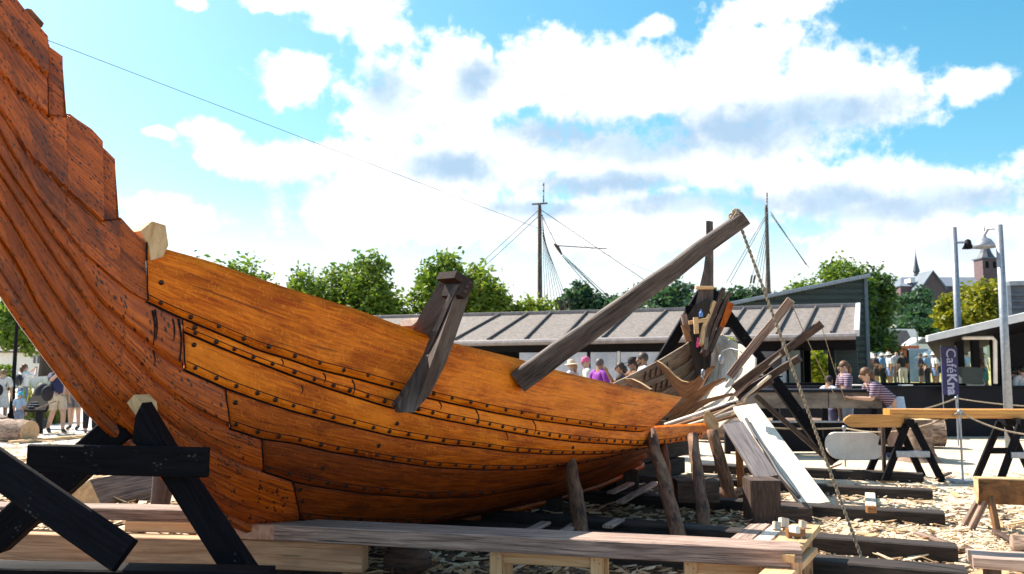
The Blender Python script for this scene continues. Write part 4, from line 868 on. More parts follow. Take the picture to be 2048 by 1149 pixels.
# ------------------------------------------------------------ left: split logs and bark log
log(gr(-80, 858, .24), gr(60, 864, .22), .27, .25, 'log with deep grey bark at the far left edge')
mb = MB(); a = gr(200, 1024, .0); b = gr(420, 972, 0)
tri = [(0, 0), (.22, .34), (.5, 0)]
d = unit(b - a); n = np.array([-d[1], d[0], 0])
t_ = thing('split_log', (a + b) / 2, 'split oak log wedge with a bright cleft face behind the black trestle', 'log')
MB().plate([a + n * u + np.array([0, 0, v]) for u, v in ((0, 0), (.0, .10), (.16, .36), (.5, .1), (.5, 0))], tuple(b - a), along=d).build('cleft_wood', brownw, t_)
MB().plate([a + n * u + np.array([0, 0, v]) - d * .006 for u, v in ((0, 0), (.0, .10), (.16, .36), (.5, .1), (.5, 0))], tuple(d * .006)).build('end_face', logend, t_)
for (x0, y0, x1, y1, lab) in ((60,930,110,935,'dark stick on the sand left of the black trestle'),(225,958,300,962,'dark charred stick on the sand behind the crossbar'),(20,885,180,872,'long pale split plank on the sand at the left')):
    tag(MB().bar(gr(x0, y0, .05), gr(x1, y1, .05), .14, .06).build('split_plank', oakp if 'pale' in lab else darkbl), lab, 'plank')
tag(MB().ell(gr(815,1118,.14), (.2,.14,.14)).build('chopping_block', darkbl, smooth=True), 'dark rounded wooden lump in the gap under the grey plank', 'block')
jk = thing('screw_jack', gr(800, 1175, 0), 'small metal tool with a rounded handle under the grey plank', 'tool')
MB().tube([gr(787,1165,.05), gr(785,1138,.14), gr(797,1130,.17), gr(812,1140,.13)], .014, n=8).build('handle', iron, jk, smooth=True)
MB().bar(gr(795,1160,.05), gr(822,1172,.05), .06, .05).build('body', steel, jk)
# ------------------------------------------------------------ shavings and chips
def chips(name, n, fx, size, mats=(chipA, chipB, chipC), pr=(.55, .35, .10)):
    mb = MB()
    for _ in range(n):
        x, y = fx(); s = random.uniform(*size); w = s * random.uniform(.2, .5); a = random.gauss(0.35, .7); t1 = random.gauss(0, .18); t2 = random.gauss(0, .2)
        ca, sa = math.cos(a), math.sin(a); h = random.uniform(.006, .03)
        u = V((ca * s, sa * s, t1 * s)); v = V((-sa * w, ca * w, t2 * w)); c = V((x, y, h + abs(t1) * s * .5)); th = V((0, 0, random.uniform(.004, .012)))
        bend = V((0, 0, random.uniform(-.1, .1) * s)); q = random.uniform(.3, 1)
        vs = [c - u * .5 - v * .5 * q, c + u * .5 - v * .4, c + u * .55 + v * .4, c - u * .5 + v * .5 * q]
        vs = vs + [k - th for k in vs]
        mb.add(vs, [(0, 1, 2, 3), (4, 7, 6, 5), (0, 4, 5, 1), (1, 5, 6, 2), (2, 6, 7, 3), (3, 7, 4, 0)], None, random.choices((0, 1, 2), pr)[0])
    return tag(mb.build(name, mats), kind='stuff')
def fr():
    while True:
        px, py = random.uniform(1380, 2090), 940 + 240 * random.random() ** .8
        p = gr(px, py); return p[0], p[1]
def fu():
    p = gr(random.uniform(700, 1560), random.uniform(950, 1165)); return p[0], p[1]
def fl():
    p = gr(random.uniform(-40, 480), random.uniform(866, 1075)); return p[0], p[1]
chips('wood_chips', 5200, fr, (.02, .085), pr=(.74, .2, .06)); chips('wood_chips', 350, fr, (.12, .26), pr=(.5, .35, .15)); chips('wood_chips', 3200, fu, (.03, .16), pr=(.25, .4, .35)); chips('wood_chips', 2200, fl, (.05, .28), pr=(.7, .24, .06))
# ------------------------------------------------------------ trees
def leafmesh(name, pts, size, mats, parent, seed=0, flat=0.0, wts=(.45, .3, .25)):
    rng = np.random.default_rng(seed); n = len(pts)
    a = rng.normal(size=(n, 3)); a[:, 2] *= 0.6; a /= np.linalg.norm(a, axis=1)[:, None]
    b = np.cross(a, rng.normal(size=(n, 3))); b /= np.linalg.norm(b, axis=1)[:, None]
    s = size * rng.uniform(.55, 1.3, n)[:, None]
    base = np.asarray(wloc(parent)); P = np.asarray(pts) - base
    v = np.empty((n, 4, 3)); v[:, 0] = P - a * s; v[:, 1] = P + b * s * .5; v[:, 2] = P + a * s; v[:, 3] = P - b * s * .5
    me = bpy.data.meshes.new(name); me.vertices.add(n * 4); me.vertices.foreach_set('co', v.ravel())
    me.loops.add(n * 4); me.loops.foreach_set('vertex_index', np.arange(n * 4)); me.polygons.add(n)
    me.polygons.foreach_set('loop_start', np.arange(0, n * 4, 4)); me.polygons.foreach_set('loop_total', np.full(n, 4))
    for m_ in mats: me.materials.append(m_)
    me.polygons.foreach_set('material_index', rng.choice(3, n, p=wts)); me.update(); me.validate()
    o = bpy.data.objects.new(name, me); col.objects.link(o); o.parent = parent; return o
def crown_pts(cs, n, rng, spread=.22, sub=26):
    out = []; vol = np.array([r[0] * r[1] * r[2] for _, r in cs]) ** .75; cnt = np.maximum((n * vol / vol.sum()).astype(int), 20)
    for (c, r), k in zip(cs, cnt):
        d = rng.normal(size=(sub, 3)); d /= np.linalg.norm(d, axis=1)[:, None]; d *= rng.uniform(.55, 1.0, sub)[:, None]
        w = rng.integers(0, sub, k); out.append(c + (d[w] + rng.normal(size=(k, 3)) * spread) * r)
    return np.concatenate(out)
def tree(px, top, bot, half, Y, label, mats, n=5000, size=.16, z0=0.0, seed=1, name='tree', nc=9, group=None, trunk=True, cat='tree', trunk_r=None, clump=.5):
    rng = np.random.default_rng(seed); c = at(px, (top + bot) / 2, Y); rx = half * 1.3 / F * Y; rz = (bot - top) / 2 / F * Y
    t_ = thing(name, (c[0], Y, z0), label, cat, group); cs = []
    for i in range(nc):
        d = rng.normal(size=3); d /= np.linalg.norm(d); k = rng.uniform(.45, .72) if i else 0
        cc = c + d * np.array([rx, rx * .9, rz]) * k; q = rng.uniform(.34, .5) if i else clump
        cs.append((cc, np.array([rx * q, rx * q, max(rz, rx * .5) * q])))
    leafmesh('crown', crown_pts(cs, n, rng), size, mats, t_, seed)
    if trunk:
        r = trunk_r or max(.1, rx * .075); mb = MB(); b0 = V((c[0], Y, z0 - .1))
        mb.tube([b0, b0 + (c - b0) * .35 + np.array([r * .4, 0, 0]), b0 + (c - b0) * .75, c + np.array([0, 0, rz * .3])], [r * 1.25, r, r * .75, r * .3], n=9)
        tk = mb.build('trunk', trunkm, t_, smooth=True)
        for cc, _ in cs[1:6]:
            s = lerp(b0, c, rng.uniform(.5, .85)); MB().tube([s, lerp(s, cc, .55) + np.array([0, 0, .1 * rz]), cc], [r * .5, r * .3, r * .12], n=6).build('limb', trunkm, tk, smooth=True)
    return t_
g1 = 'row of round trees behind the ship'
tree(455,508,740,72,44,'round green tree mostly hidden behind the orange gunwale, leftmost of the row',LG,11000,.155,seed=3,group=g1)
tree(612,542,740,56,44,'smallest lighter green tree of the row, left of the tallest one',LG,10000,.15,seed=4,group=g1)
tree(735,500,770,88,45,'tallest dense green tree of the row behind the ship',LG,19000,.155,seed=5,group=g1)
tree(868,514,770,80,46,'round green tree behind the forked wooden clamp',LG,17000,.155,seed=6,group=g1)
tree(1008,530,750,82,46,'sunny green tree just left of the tall mast',[LG[1], LG[0], LY[1]],17000,.155,seed=7,group=g1)
g2 = 'dark trees on the far hill'
for i, (px, t_, b_, hf, Y, lab) in enumerate(((1105,598,690,50,120,'dark far tree just right of the left mast'),(1162,570,680,42,130,'rounded dark far tree between the mast ropes'),(1215,578,680,50,130,'dark far tree left of where the long beam crosses the hill'),(1275,588,690,48,120,'mid green far tree below the long beam'),(1345,558,670,56,140,'tallest dark blue green far tree right of the long beam'),(1300,570,680,44,150,'dark far tree behind the tallest one of the hill'),(1390,578,680,38,130,'small dark far tree left of the stern post'),(1446,564,670,30,150,'narrow dark far tree right of the stern post'),(1500,580,680,46,150,'low dark far tree at the foot of the right mast'))):
    tree(px,t_,b_,hf,Y,lab,LT,3600,.5,seed=20 + i,name='far_tree',group=g2,z0=-.2,nc=8)
tree(1640,520,690,72,48,'large green tree rising behind the dark green clad building',LG,11000,.145,seed=31)
tree(1742,530,745,54,47,'tall dark green tree at the right end of the dark green clad building',[LT[1],LG[2],LG[0]],11000,.145,seed=32)
for i, (px, t_, b_, hf, Y, lab) in enumerate(((1832,572,650,42,110,'dark teal tree below the small church spire'),(1825,612,690,40,90,'mid green bushy tree right of the tall dark tree'),(1885,600,690,36,105,'dark teal tree behind the yellow green tree'),(1790,600,690,30,115,'dark tree in the gap left of the church trees'),(1850,640,700,50,85,'low dark green bushy tree above the parked cars'),(1770,640,700,30,85,'low dark tree above the left parked cars'))):
    tree(px,t_,b_,hf,Y,lab,LT,3600,.3,seed=40 + i,name='far_tree',z0=0,nc=8)
tree(1955,545,668,62,36,'bright yellow green tree between the two lamp posts',LY,8500,.13,seed=50)
tree(1892,592,668,34,37,'lower lime green tree left of the nearer tall lamp post',LY,4500,.13,seed=51)
tree(40,580,705,78,36,'big leafy tree at the left edge behind the prow',LG,8000,.15,seed=52,trunk=False)
tt = [o for o in col.objects if o.get('label','').startswith('big leafy tree at')][0]
MB().tube([at(98,752,36), at(97,720,36), at(92,700,36), at(70,672,36), at(30,640,36)], [.42,.33,.28,.2,.1], n=9).build('trunk', trunkm, tt, smooth=True)
# ------------------------------------------------------------ church on the hill
ch = thing('church', at(1900,640,260), 'red brick church with slim ridge spire and tall tower on the far hill', 'church')
Yc = 260; X = lambda px: at(px, 600, Yc)[0]; Z = lambda py: at(1024, py, Yc)[2]
def prism(mb, x0, x1, y0, y1, z0, zr):  # gable roof along x
    vs = [(x0,y0,z0),(x1,y0,z0),(x1,y1,z0),(x0,y1,z0),(x0 + (y1 - y0) * .25,(y0+y1)/2,zr),(x1,(y0+y1)/2,zr)]
    mb.add(vs, [(0,1,5,4),(2,3,4,5),(1,2,5),(3,0,4),(3,2,1,0)]); return mb
MB().box(X(1802), X(1985), Yc, Yc + 18, 3, Z(572)).build('nave_wall', brickm, ch)
prism(MB(), X(1800), X(1985), Yc - .5, Yc + 18.5, Z(573), Z(549)).build('nave_roof', slatem, ch)
gx0, gx1 = X(1824), X(1872)
MB().plate([(gx0, Yc - 6, 3), (gx1, Yc - 6, 3), (gx1, Yc - 6, Z(580)), ((gx0 + gx1) / 2, Yc - 6, Z(548)), (gx0, Yc - 6, Z(580))], (0, 8, 0)).build('gable', brickm, ch)
MB().plate([(gx0 - .6, Yc - 6.5, Z(582)), ((gx0 + gx1) / 2, Yc - 6.5, Z(545)), ((gx0 + gx1) / 2, Yc - 6.5, Z(547.5)), (gx0, Yc - 6.5, Z(583))], (0, 9, 0)).build('gable_roof', slatem, ch)
MB().plate([(gx1 + .6, Yc - 6.5, Z(582)), ((gx0 + gx1) / 2, Yc - 6.5, Z(545)), ((gx0 + gx1) / 2, Yc - 6.5, Z(547.5)), (gx1, Yc - 6.5, Z(583))], (0, 9, 0)).build('gable_roof', slatem, ch)
mb = MB(); xs_ = X(1847.5)
mb.lathe((xs_, Yc + 4, 0), [(.9, Z(550)), (.75, Z(543)), (1.1, Z(541)), (.55, Z(525)), (.05, Z(503)), (.05, Z(495))], 8).build('ridge_spire', spirem, ch)
for px in (1824, 1868): MB().box(X(px) - .7, X(px) + .7, Yc - 1.0, Yc + 3, Z(566), Z(558)).build('dormer', whitem if px == 1824 else slatem, ch)
tx0, tx1 = X(1976), X(2009)
tw = MB().box(tx0, tx1, Yc + 2, Yc + 2 + tx1 - tx0, 3, Z(515)).build('tower', brickm, ch)
MB().box(tx0 - .4, tx1 + .4, Yc + 1.6, Yc + 2.4 + tx1 - tx0, Z(516), Z(513.5)).build('cornice', slatem, tw)
mb = MB(); cxx, cyy = (tx0 + tx1) / 2, Yc + 2 + (tx1 - tx0) / 2
mb.lathe((cxx, cyy, 0), [(2.6, Z(513.5)), (1.7, Z(503)), (1.3, Z(495)), (1.35, Z(488)), (.55, Z(478)), (.3, Z(466)), (.06, Z(448)), (.06, Z(440))], 10).build('tower_spire', spirem, ch)
for k in (-1, 1): MB().plate([(cxx + k * 1.15 - .5, Yc + 1.95, Z(535)), (cxx + k * 1.15 + .5, Yc + 1.95, Z(535)), (cxx + k * 1.15 + .5, Yc + 1.95, Z(524)), (cxx + k * 1.15, Yc + 1.95, Z(520)), (cxx + k * 1.15 - .5, Yc + 1.95, Z(524))], (0, .03, 0)).build('louvre', blackp, tw)
# ------------------------------------------------------------ masts
def rig(name, pts, r, parent, mat=wirem): return MB().tube(pts, r, n=5).build(name, mat, parent)
def mast(px, top, bot, Y, w, label):
    b = at(px, bot, Y); t_ = thing('ship_mast', (b[0], Y, 0), label, 'mast'); z1 = zat(top, Y); x = b[0]
    MB().tube([(x, Y, 0), (x, Y, z1 * .5), (x, Y, z1 - .3), (x, Y, z1)], [w, w * .95, w * .7, w * .5], n=10).build('spar', clampm, t_, smooth=True)
    return t_, x, z1
t_, x, z1 = mast(1080, 408, 640, 50, .155, 'taller left ship mast with a crosstree and many stays above the shed roof')
Ym = 50; A = lambda px, py, Y=Ym: at(px, py, Y)
MB().bar(A(1064,409), A(1095,407), .08, .09).build('crosstree', clampm, t_)
mb = MB(); mb.tube([A(1087,406), A(1088,366)], .025, n=5)
for y in (370,382,394,399,402): mb.ell(A(1087,y), (.05,.05,.09), 6, 4)
mb.build('wind_vane', clampm, t_)
for a, b in (((1078,420),(930,556)),((1078,432),(940,560)),((1083,421),(1300,568)),((1083,430),(1118,500)),((1124,512),(1205,590)),((1126,510),(1216,600)),((1126,514),(1200,600)),((1128,512),(1224,600))): rig('stay', [A(*a), A(*b)], .022, t_)
for i in range(8): rig('shroud', [A(1085,430 + i * 6), A(1090 + i * 8, 632)], .018, t_)
for i in range(6): MB().tube([A(1092 + i * 9,600), A(1094 + i * 9.5,630)], .05, n=6).build('deadeye', clampm, t_)
MB().tube([A(1108,488), A(1114,493), A(1124,510)], [.04,.12,.06], n=7).build('block', clampm, t_)
MB().tube([A(1117,492), A(1214,498)], .035, n=6).build('pole', clampm, t_)
t_, x, z1 = mast(1538, 410, 620, 56, .165, 'right ship mast with a thin topmast rising behind the dark green building'); Ym = 56
mb = MB(); mb.tube([A(1535,412), A(1534,386)], .02, n=5)
for y in (388,392,398,404): mb.ell(A(1534,y), (.05,.05,.09), 6, 4)
mb.build('wind_vane', clampm, t_)
for a, b in (((1535,425),(1452,566)),((1534,432),(1460,566)),((1541,424),(1612,530)),((1542,430),(1618,536))): rig('stay', [A(*a), A(*b)], .022, t_)
for i in range(5): rig('shroud', [A(1536,440 + i * 6), A(1494 + i * 9,590)], .018, t_)
for i in range(2): MB().tube([A(1501 + i * 6,567), A(1504 + i * 6,551)], .06, n=6).build('deadeye', clampm, t_)
# ------------------------------------------------------------ long shed behind the ship
sh = thing('long_shed', (3, 26, 0), 'long low shed with a pale battened felt roof and a window front', 'shed')
ER, EL, RR, RL = at(1712,668,20.5), at(690,688,27.0), at(1715,613,24.2), at(690,638,31.0)
th = np.array([0, 0, .10])
mb = MB(); NS = 30; mb.grid([[lerp(EL, ER, k / NS) for k in range(NS + 1)], [lerp(RL, RR, k / NS) for k in range(NS + 1)]], flip=False)
rf = mb.build('roof', roofm, sh); solid(rf, .1, 1)
for e, r in ((905,1000),(975,1056),(1050,1102),(1125,1174),(1205,1262),(1280,1334),(1345,1388),(1400,1446),(1450,1490),(1490,1530),(1553,1584),(1605,1634),(1662,1687)):
    def onl(P, Q, px):
        d = ray(px, 650); s = d[0] / d[1]; k = (P[0] - s * P[1]) / ((P[0] - s * P[1]) - (Q[0] - s * Q[1])); return lerp(P, Q, k)
    MB().bar(onl(EL, ER, e) + [0, 0, .05], lerp(onl(EL, ER, e), onl(RL, RR, r), .97) + [0, 0, .05], .055, .06).build('batten', seamm, rf)
MB().bar(RL + [0,0,.04], RR + [0,0,.04], .16, .1).build('ridge_cap', gutterm, rf)
MB().bar(ER + [0.02,0,.02], RR + [0.02,0,.02], .12, .16).build('verge_board', palem, rf)
gd = unit(ER - EL); gn = np.array([gd[1], -gd[0], 0])
MB().tube([EL + gn * .09 - [0,0,.06], ER + gn * .09 - [0,0,.06]], .085, n=8).build('gutter', gutterm, rf)
# front wall, 0.5 m behind the eave
WL, WR = EL - gn * .55, ER - gn * .55 - gd * .2
def wl(px, z, off=0.0):
    d = ray(px, 700); s = d[0] / d[1]; k = (WL[0] - s * WL[1]) / ((WL[0] - s * WL[1]) - (WR[0] - s * WR[1])); p = lerp(WL, WR, k) + gn * off; return np.array([p[0], p[1], z])
ztop = ER[2] - .12
def wpanel(name, x0, x1, z0, z1, mat, off=0.0, th_=.1, parent=None):
    return MB().plate([wl(x0, z0, off), wl(x1, z0, off), wl(x1, z1, off), wl(x0, z1, off)], tuple(-gn * th_), along=gd).build(name, mat, parent or sh)
wpanel('head_beam', 690, 1712, 2.02, ztop, blackp, .0, .2)
wpanel('lower_wall', 690, 1600, 0, 1.0, blackp, .0, .15)
wpanel('back_wall', 690, 1600, 0.0, 2.3, blackp, -2.2, .1)
for x0, x1, z0, z1, m_ in ((1040,1175,1.0,2.02,glassm),(1182,1234,1.0,2.02,glassm),(1242,1324,1.0,2.02,glassm),(1458,1566,1.45,2.02,glassd),(1490,1566,1.0,1.36,glassd)):
    w_ = wpanel('window', x0 - 3, x1 + 3, z0 - .03, z1, blackp, .03, .05); wpanel('pane', x0, x1, z0, z1 - .02, m_, .04, .02, w_)
wpanel('post', 1325, 1345, 1.0, 2.02, blackp, .02, .15); wpanel('mullion', 1175, 1181, 1.0, 2.02, blackp, .05, .08); wpanel('mullion', 1235, 1241, 1.0, 2.02, palem, .05, .08)
wpanel('post', 1345, 1458, 1.0, 2.02, blackp, -.05, .1); wpanel('sill', 1490, 1566, 1.38, 1.43, palem, .08, .08)
wpanel('notice_board', 1548, 1566, 1.0, 1.34, plain('cyan_board', (.12,.45,.62), (.5,.6,.7), scale=9), .07, .02)
q = wl(1571, 0, .3); MB().tube([(q[0], q[1], 0), (q[0], q[1], 2.3)], .06, n=10).build('downpipe', steel, sh)
wpanel('side_panel', 1577, 1600, .2, 2.02, plain('grey_green_panel', (.16,.18,.16), rough=.6), .02)
wpanel('end_post', 1655, 1668, 0, 2.1, blackp); wpanel('end_wall', 1668, 1712, 0, 2.1, greenclad, -.4)
wpanel('side_wall', 1600, 1606, 0, 2.1, blackp); wpanel('low_end_wall', 1606, 1655, 0, .95, blackp)
wpanel('sill', 1606, 1655, .97, 1.02, palem, .03, .08)
tree(1632,682,800,34,28.2,'bright lime green bush seen through the open end of the shed',LB,3400,.10,seed=60,name='bush',cat='bush',trunk_r=.04,nc=12)
tree(1456,668,720,17,20.5,'small bright green shrub behind the stern planks',LB,700,.09,seed=61,name='bush',cat='bush',trunk_r=.03,nc=7)
# dark green building behind
gb = thing('green_clad_building', at(1600, 700, 30), 'tall dark green clad building with a slanting roof behind the shed', 'building')
Yg = 31; a, b = at(1440,618,Yg), at(1728,556,Yg)
MB().plate([(a[0], Yg, 0), (b[0], Yg, 0), tuple(b), tuple(a)], (0, 7, 0)).build('wall', greenclad, gb)
mb = MB(); z = 1.5
while z < b[2] - .1:
    k = max(0.0, (z - a[2]) / (b[2] - a[2])); x0 = a[0] + (b[0] - a[0]) * k; mb = MB().bar((x0 + .05, Yg - .02, z), (b[0], Yg - .02, z), .05, .16, ch=.012); mb.build('cladding_board', greenclad, gb); z += .235
MB().bar(a + [-.5, -.1, .0], b + [.1, -.1, .06], .5, .14, ch=.02).build('roof_edge', steel, gb)
MB().bar((b[0] + .02, Yg - .05, 0), (b[0] + .02, Yg - .05, b[2]), .12, .14, up=(0, 1, 0)).build('corner_post', plain('blue_grey_trim', (.10,.14,.18), rough=.5), gb)
# ------------------------------------------------------------ counter in front
ct = thing('counter', at(1620, 815, 16), 'long dark topped counter with stained board front behind the stern', 'counter')
Yk = 15.9; xa, xb, za, zb_ = at(1462,790,Yk)[0], at(1762,790,Yk)[0], zat(817,Yk), zat(785,Yk)
MB().bar((xa, Yk, (za + zb_) / 2), (xb - 1.0, Yk, (za + zb_) / 2), .06, zb_ - za, ch=.004).build('front_board', concm, ct)
MB().bar((xb - .98, Yk, (za + zb_) / 2), (xb, Yk, (za + zb_) / 2), .06, zb_ - za, ch=.004).build('front_board', concm, ct)
MB().bar((xa - .05, Yk + .32, zb_ + .025), (xb + .05, Yk + .32, zb_ + .025), .8, .05).build('top', navyp, ct)
for k in range(4): xx = xa + (xb - xa) * k / 3; MB().bar((xx, Yk + .35, 0), (xx, Yk + .35, zb_), .1, .1, up=(0, 1, 0)).build('leg', blackp, ct)
MB().bar((xa, Yk + .5, .3), (xb, Yk + .5, .3), .05, .55).build('kick_board', navyp, ct)
MB().bar((xa, Yk + .06, .62), (xb, Yk + .06, .62), .04, .04).build('rail', steel, ct)
# ------------------------------------------------------------ cafe on the right
cf = thing('cafe_building', at(1960, 820, 20), 'black cafe pavilion with a slanting roof and open windows at the right', 'building')
Yf = 20.0; P = lambda px, py, Y=Yf: at(px, py, Y); zw = zat(776, Yf)
x0 = P(1560,800)[0]; x1 = P(2300,800)[0]
MB().box(x0, x1, Yf, Yf + .12, 0, zw).build('low_wall', navyp, cf)
MB().box(x0, x1, Yf - .06, Yf + .2, zw, zw + .045).build('wall_cap', navyp, cf)
MB().box(x0, P(1920,800)[0], Yf + .6, Yf + .7, zw - .1, zat(766, Yf + .6)).build('inner_rail', blackp, cf)
a, b = P(1856,684,19.2), P(2300,588,17.5)
MB().plate([a, b, b + [0, 0, .22], a + [0, 0, .14]], (0, .1, 0), along=b - a).build('fascia', palem, cf)
MB().plate([a + [0, .1, .10], b + [0, .1, .16], b + [.2, 5.5, -.25], a + [3.0, 5.5, -.35]], (0, 0, -.10)).build('roof', blackp, cf)
for px in (1922, 1953, 1992, 2008): q = P(px, 770, 20.6); MB().bar((q[0], 20.6, 0), (q[0], 20.6, zat(672 - (px - 1922) * .2, 20.6)), .17, .12, up=(0, 1, 0)).build('post', blackp, cf)
MB().box(P(1992,770,21)[0], x1, 21.0, 21.1, 0, zat(655, 21)).build('dark_inner_wall', blackp, cf)
MB().tube([P(1925,676,19.6), P(1985,676,19.6), P(1990,682,19.6), P(1991,768,19.6)], .045, n=8).build('white_pipe', whitem, cf, smooth=True)
MB().bar(P(1936,768,20.2), P(1936,735,20.2), .5, .4, up=(0, 1, 0)).build('serving_desk', greenclad, cf)
cl = thing('clad_building', at(2060, 800, 19), 'grey blue building with horizontal cladding boards at the right edge', 'building')
Yq = 23.0; qa, qb = P(2013,572,Yq), P(2350,560,Yq)
MB().plate([(qa[0], Yq, 0), (qb[0], Yq, 0), tuple(qb), (qa[0] + .1, Yq, qa[2])], (4.0, 6, 0)).build('wall', blueclad, cl)
z = 1.0
while z < qa[2] - .1: MB().bar((qa[0] + .02, Yq - .03, z), (qb[0], Yq - .03, z), .06, .10, ch=.012).build('cladding_board', blueclad, cl); z += .17
MB().bar((qa[0], Yq - .05, qa[2] + .05), (qb[0], Yq - .05, qb[2] + .05), .2, .12).build('roof_edge', steel, cl)
MB().bar((qa[0], Yq - .06, 0), (qa[0], Yq - .06, qa[2]), .10, .1, up=(0, 1, 0)).build('corner_post', steel, cl)
# banner with lettering
bn_ = thing('banner', P(1902, 776, 19.7), 'tall dark blue banner lettered CaféKna standing by the black cafe', 'banner'); Yb = 19.7
bl_, br_ = P(1886,776,Yb), P(1918,776,Yb); bt = zat(694, Yb)
MB().box(bl_[0], br_[0], Yb, Yb + .03, zat(790,Yb), bt).build('cloth', plain('banner_navy', (.022,.022,.11), (.016,.016,.07), scale=2, rough=.7), bn_)
for xx in (bl_[0] + .015, br_[0] - .015): MB().tube([(xx, Yb + .05, 0), (xx, Yb + .05, bt + .03)], .014, n=6).build('pole', steel, bn_)
lett = plain('banner_letters', (.36,.38,.56), rough=.7)
def text(name, s, loc, size, rot, mat, parent, bold=0.0, ext=.004):
    cu = bpy.data.curves.new(name, 'FONT'); cu.body = s; cu.size = size; cu.extrude = ext; cu.offset = bold
    o = bpy.data.objects.new(name, cu); col.objects.link(o); bpy.context.view_layer.update()
    me = bpy.data.meshes.new_from_object(o.evaluated_get(bpy.context.evaluated_depsgraph_get())); bpy.data.objects.remove(o)
    me.transform(Matrix.Translation(tuple(V(loc) - wloc(parent))) @ rot); me.materials.clear(); me.materials.append(mat)
    n = bpy.data.objects.new(name, me); col.objects.link(n); n.parent = parent; xs = [v.co.x for v in me.vertices]; zs = [v.co.z for v in me.vertices]
    return n, min(zs), max(zs)
rot = Matrix(((0, 1, 0, 0), (0, 0, -1, 0), (-1, 0, 0, 0), (0, 0, 0, 1)))
n_, zlo, _ = text('lettering', 'Café', (bl_[0] + .11, Yb - .006, zat(697, Yb)), .31, rot, lett, bn_)
text('lettering', 'Kna', (bl_[0] + .11, Yb - .006, zlo + wloc(bn_)[2] - .015), .31, rot, lett, bn_, bold=.009)
# ------------------------------------------------------------ lamp posts
lp = thing('street_lamp', P(1922, 790, 22), 'tall steel lamp post with a small spotlight arm, left of the two', 'lamp'); Yl_ = 22.0
b = P(1922,780,Yl_); t1 = zat(455, Yl_)
MB().tube([(b[0], Yl_, 0), (b[0], Yl_, t1)], [.095, .075], n=12).build('pole', steel, lp, smooth=True)
MB().bar(P(1909,486,Yl_), P(1934,485,Yl_), .05, .05).build('arm', steel, lp)
q = P(1936, 491, Yl_); MB().lathe((q[0], q[1], q[2]), [(.02, .16), (.07, .13), (.09, .02), (.15, -.09), (.02, -.1)], 12).build('spotlight', blackp, lp, smooth=True)
lp = thing('street_lamp', gr(2021, 905), 'nearest tall steel lamp post with a half dome shade at the right edge', 'lamp'); q = gr(2021, 905); t1 = zat(450, q[1])
MB().tube([(q[0], q[1], 0), (q[0], q[1], t1)], [.085, .065], n=12).build('pole', steel, lp, smooth=True)
Yl_ = q[1] + .1; xx = q[0]
MB().tube([(xx, q[1], zat(458, Yl_)), (xx - .1, Yl_ + .1, zat(456, Yl_)), (xx - .17, Yl_ + .15, zat(470, Yl_))], .03, n=6).build('arm', steel, lp)
MB().lathe((xx - .17, Yl_ + .15, zat(494, Yl_)), [(.02, .25), (.04, .23), (.06, .2), (.13, .16), (.19, .07), (.21, 0), (.20, 0), (.12, .1), (.02, .12)], 16).build('shade', steel, lp, smooth=True)
for px, t0, Y, lab in ((1781,651,62,'small distant street lamp above the parked cars'),(1820,690,60,'distant dark post left of the orange container'),(1836,664,58,'distant slim post behind the orange container')):
    b = at(px, 720, Y); l_ = thing('street_lamp', (b[0], Y, lz(b[0], Y)), lab, 'lamp')
    MB().tube([(b[0], Y, .3), (b[0], Y, zat(t0, Y))], .07, n=7).build('pole', steel, l_)
    if t0 == 651: MB().ell((b[0] + .25, Y, zat(t0 + 2, Y)), (.3, .15, .12)).build('head', whitem, l_)
lp = thing('lamp_post', gr(24, 800), 'black lamp post left of the prow by the leafy tree', 'lamp'); b = at(26, 780, 25)
MB().tube([(b[0], 25, 0), (b[0], 25, zat(768,25)), (b[0] + .02, 25, zat(640, 25))], [.09, .06, .05], n=8).build('pole', blackp, lp)
MB().tube([(b[0], 25, 0), (b[0], 25, .25)], [.14, .11], n=8).build('foot', blackp, lp)
# ------------------------------------------------------------ parked cars, container, panels beyond the lawn
carw = plain('white_car_paint', (.72,.74,.78), rough=.3); carp = plain('silver_car_paint', (.5,.54,.6), rough=.3); tyrem = plain('tyre', (.02,.02,.02))
def car(px, Y, label, paint, L=4.3, van=False):
    b = at(px, 700, Y); z0 = lz(b[0], Y); t_ = thing('parked_car', (b[0], Y, z0), label, 'car', 'cars parked beyond the lawn'); x = b[0]; w = .86
    h = 2.2 if van else 1.45
    prof = [(-L/2,.3),(L/2,.3),(L/2,.75),(L/2-.9,.88),(L/2-1.6,h),(-L/2+.8,h),(-L/2+.1,.95),(-L/2,.7)] if not van else [(-L/2,.3),(L/2,.3),(L/2,.9),(L/2-.5,1.1),(L/2-1.0,h),(-L/2+.1,h),(-L/2,1.0)]
    MB().plate([(x + u, Y - w, z0 + v) for u, v in prof], (0, 2 * w, 0)).build('body', paint, t_)
    MB().plate([(x + u, Y - w - .01, z0 + v) for u, v in ((L/2-1.05,.92),(L/2-1.62,h-.1),(-L/2+.85,h-.1),(-L/2+.3,.98))], (0, .01, 0)).build('side_window', glassd, t_)
    for s in (-1, 1):
        MB().tube([(x + s * L * .3, Y - w - .02, z0 + .31), (x + s * L * .3, Y - w + .2, z0 + .31)], .31, n=14).build('wheel', tyrem, t_)
for px, Y, lab, p_, v_ in ((1752,64,'white parked car at the left end of the car row',carw,False),(1790,66,'white parked van with the tallest roof in the car row',carw,True),(1842,66,'white parked car right of the tall van',carp,False),(1872,62,'white parked car left of the dark blue banner',carw,False),(1905,66,'white parked car behind the dark blue banner',carw,False)): car(px, Y, lab, p_, 4.4, v_)
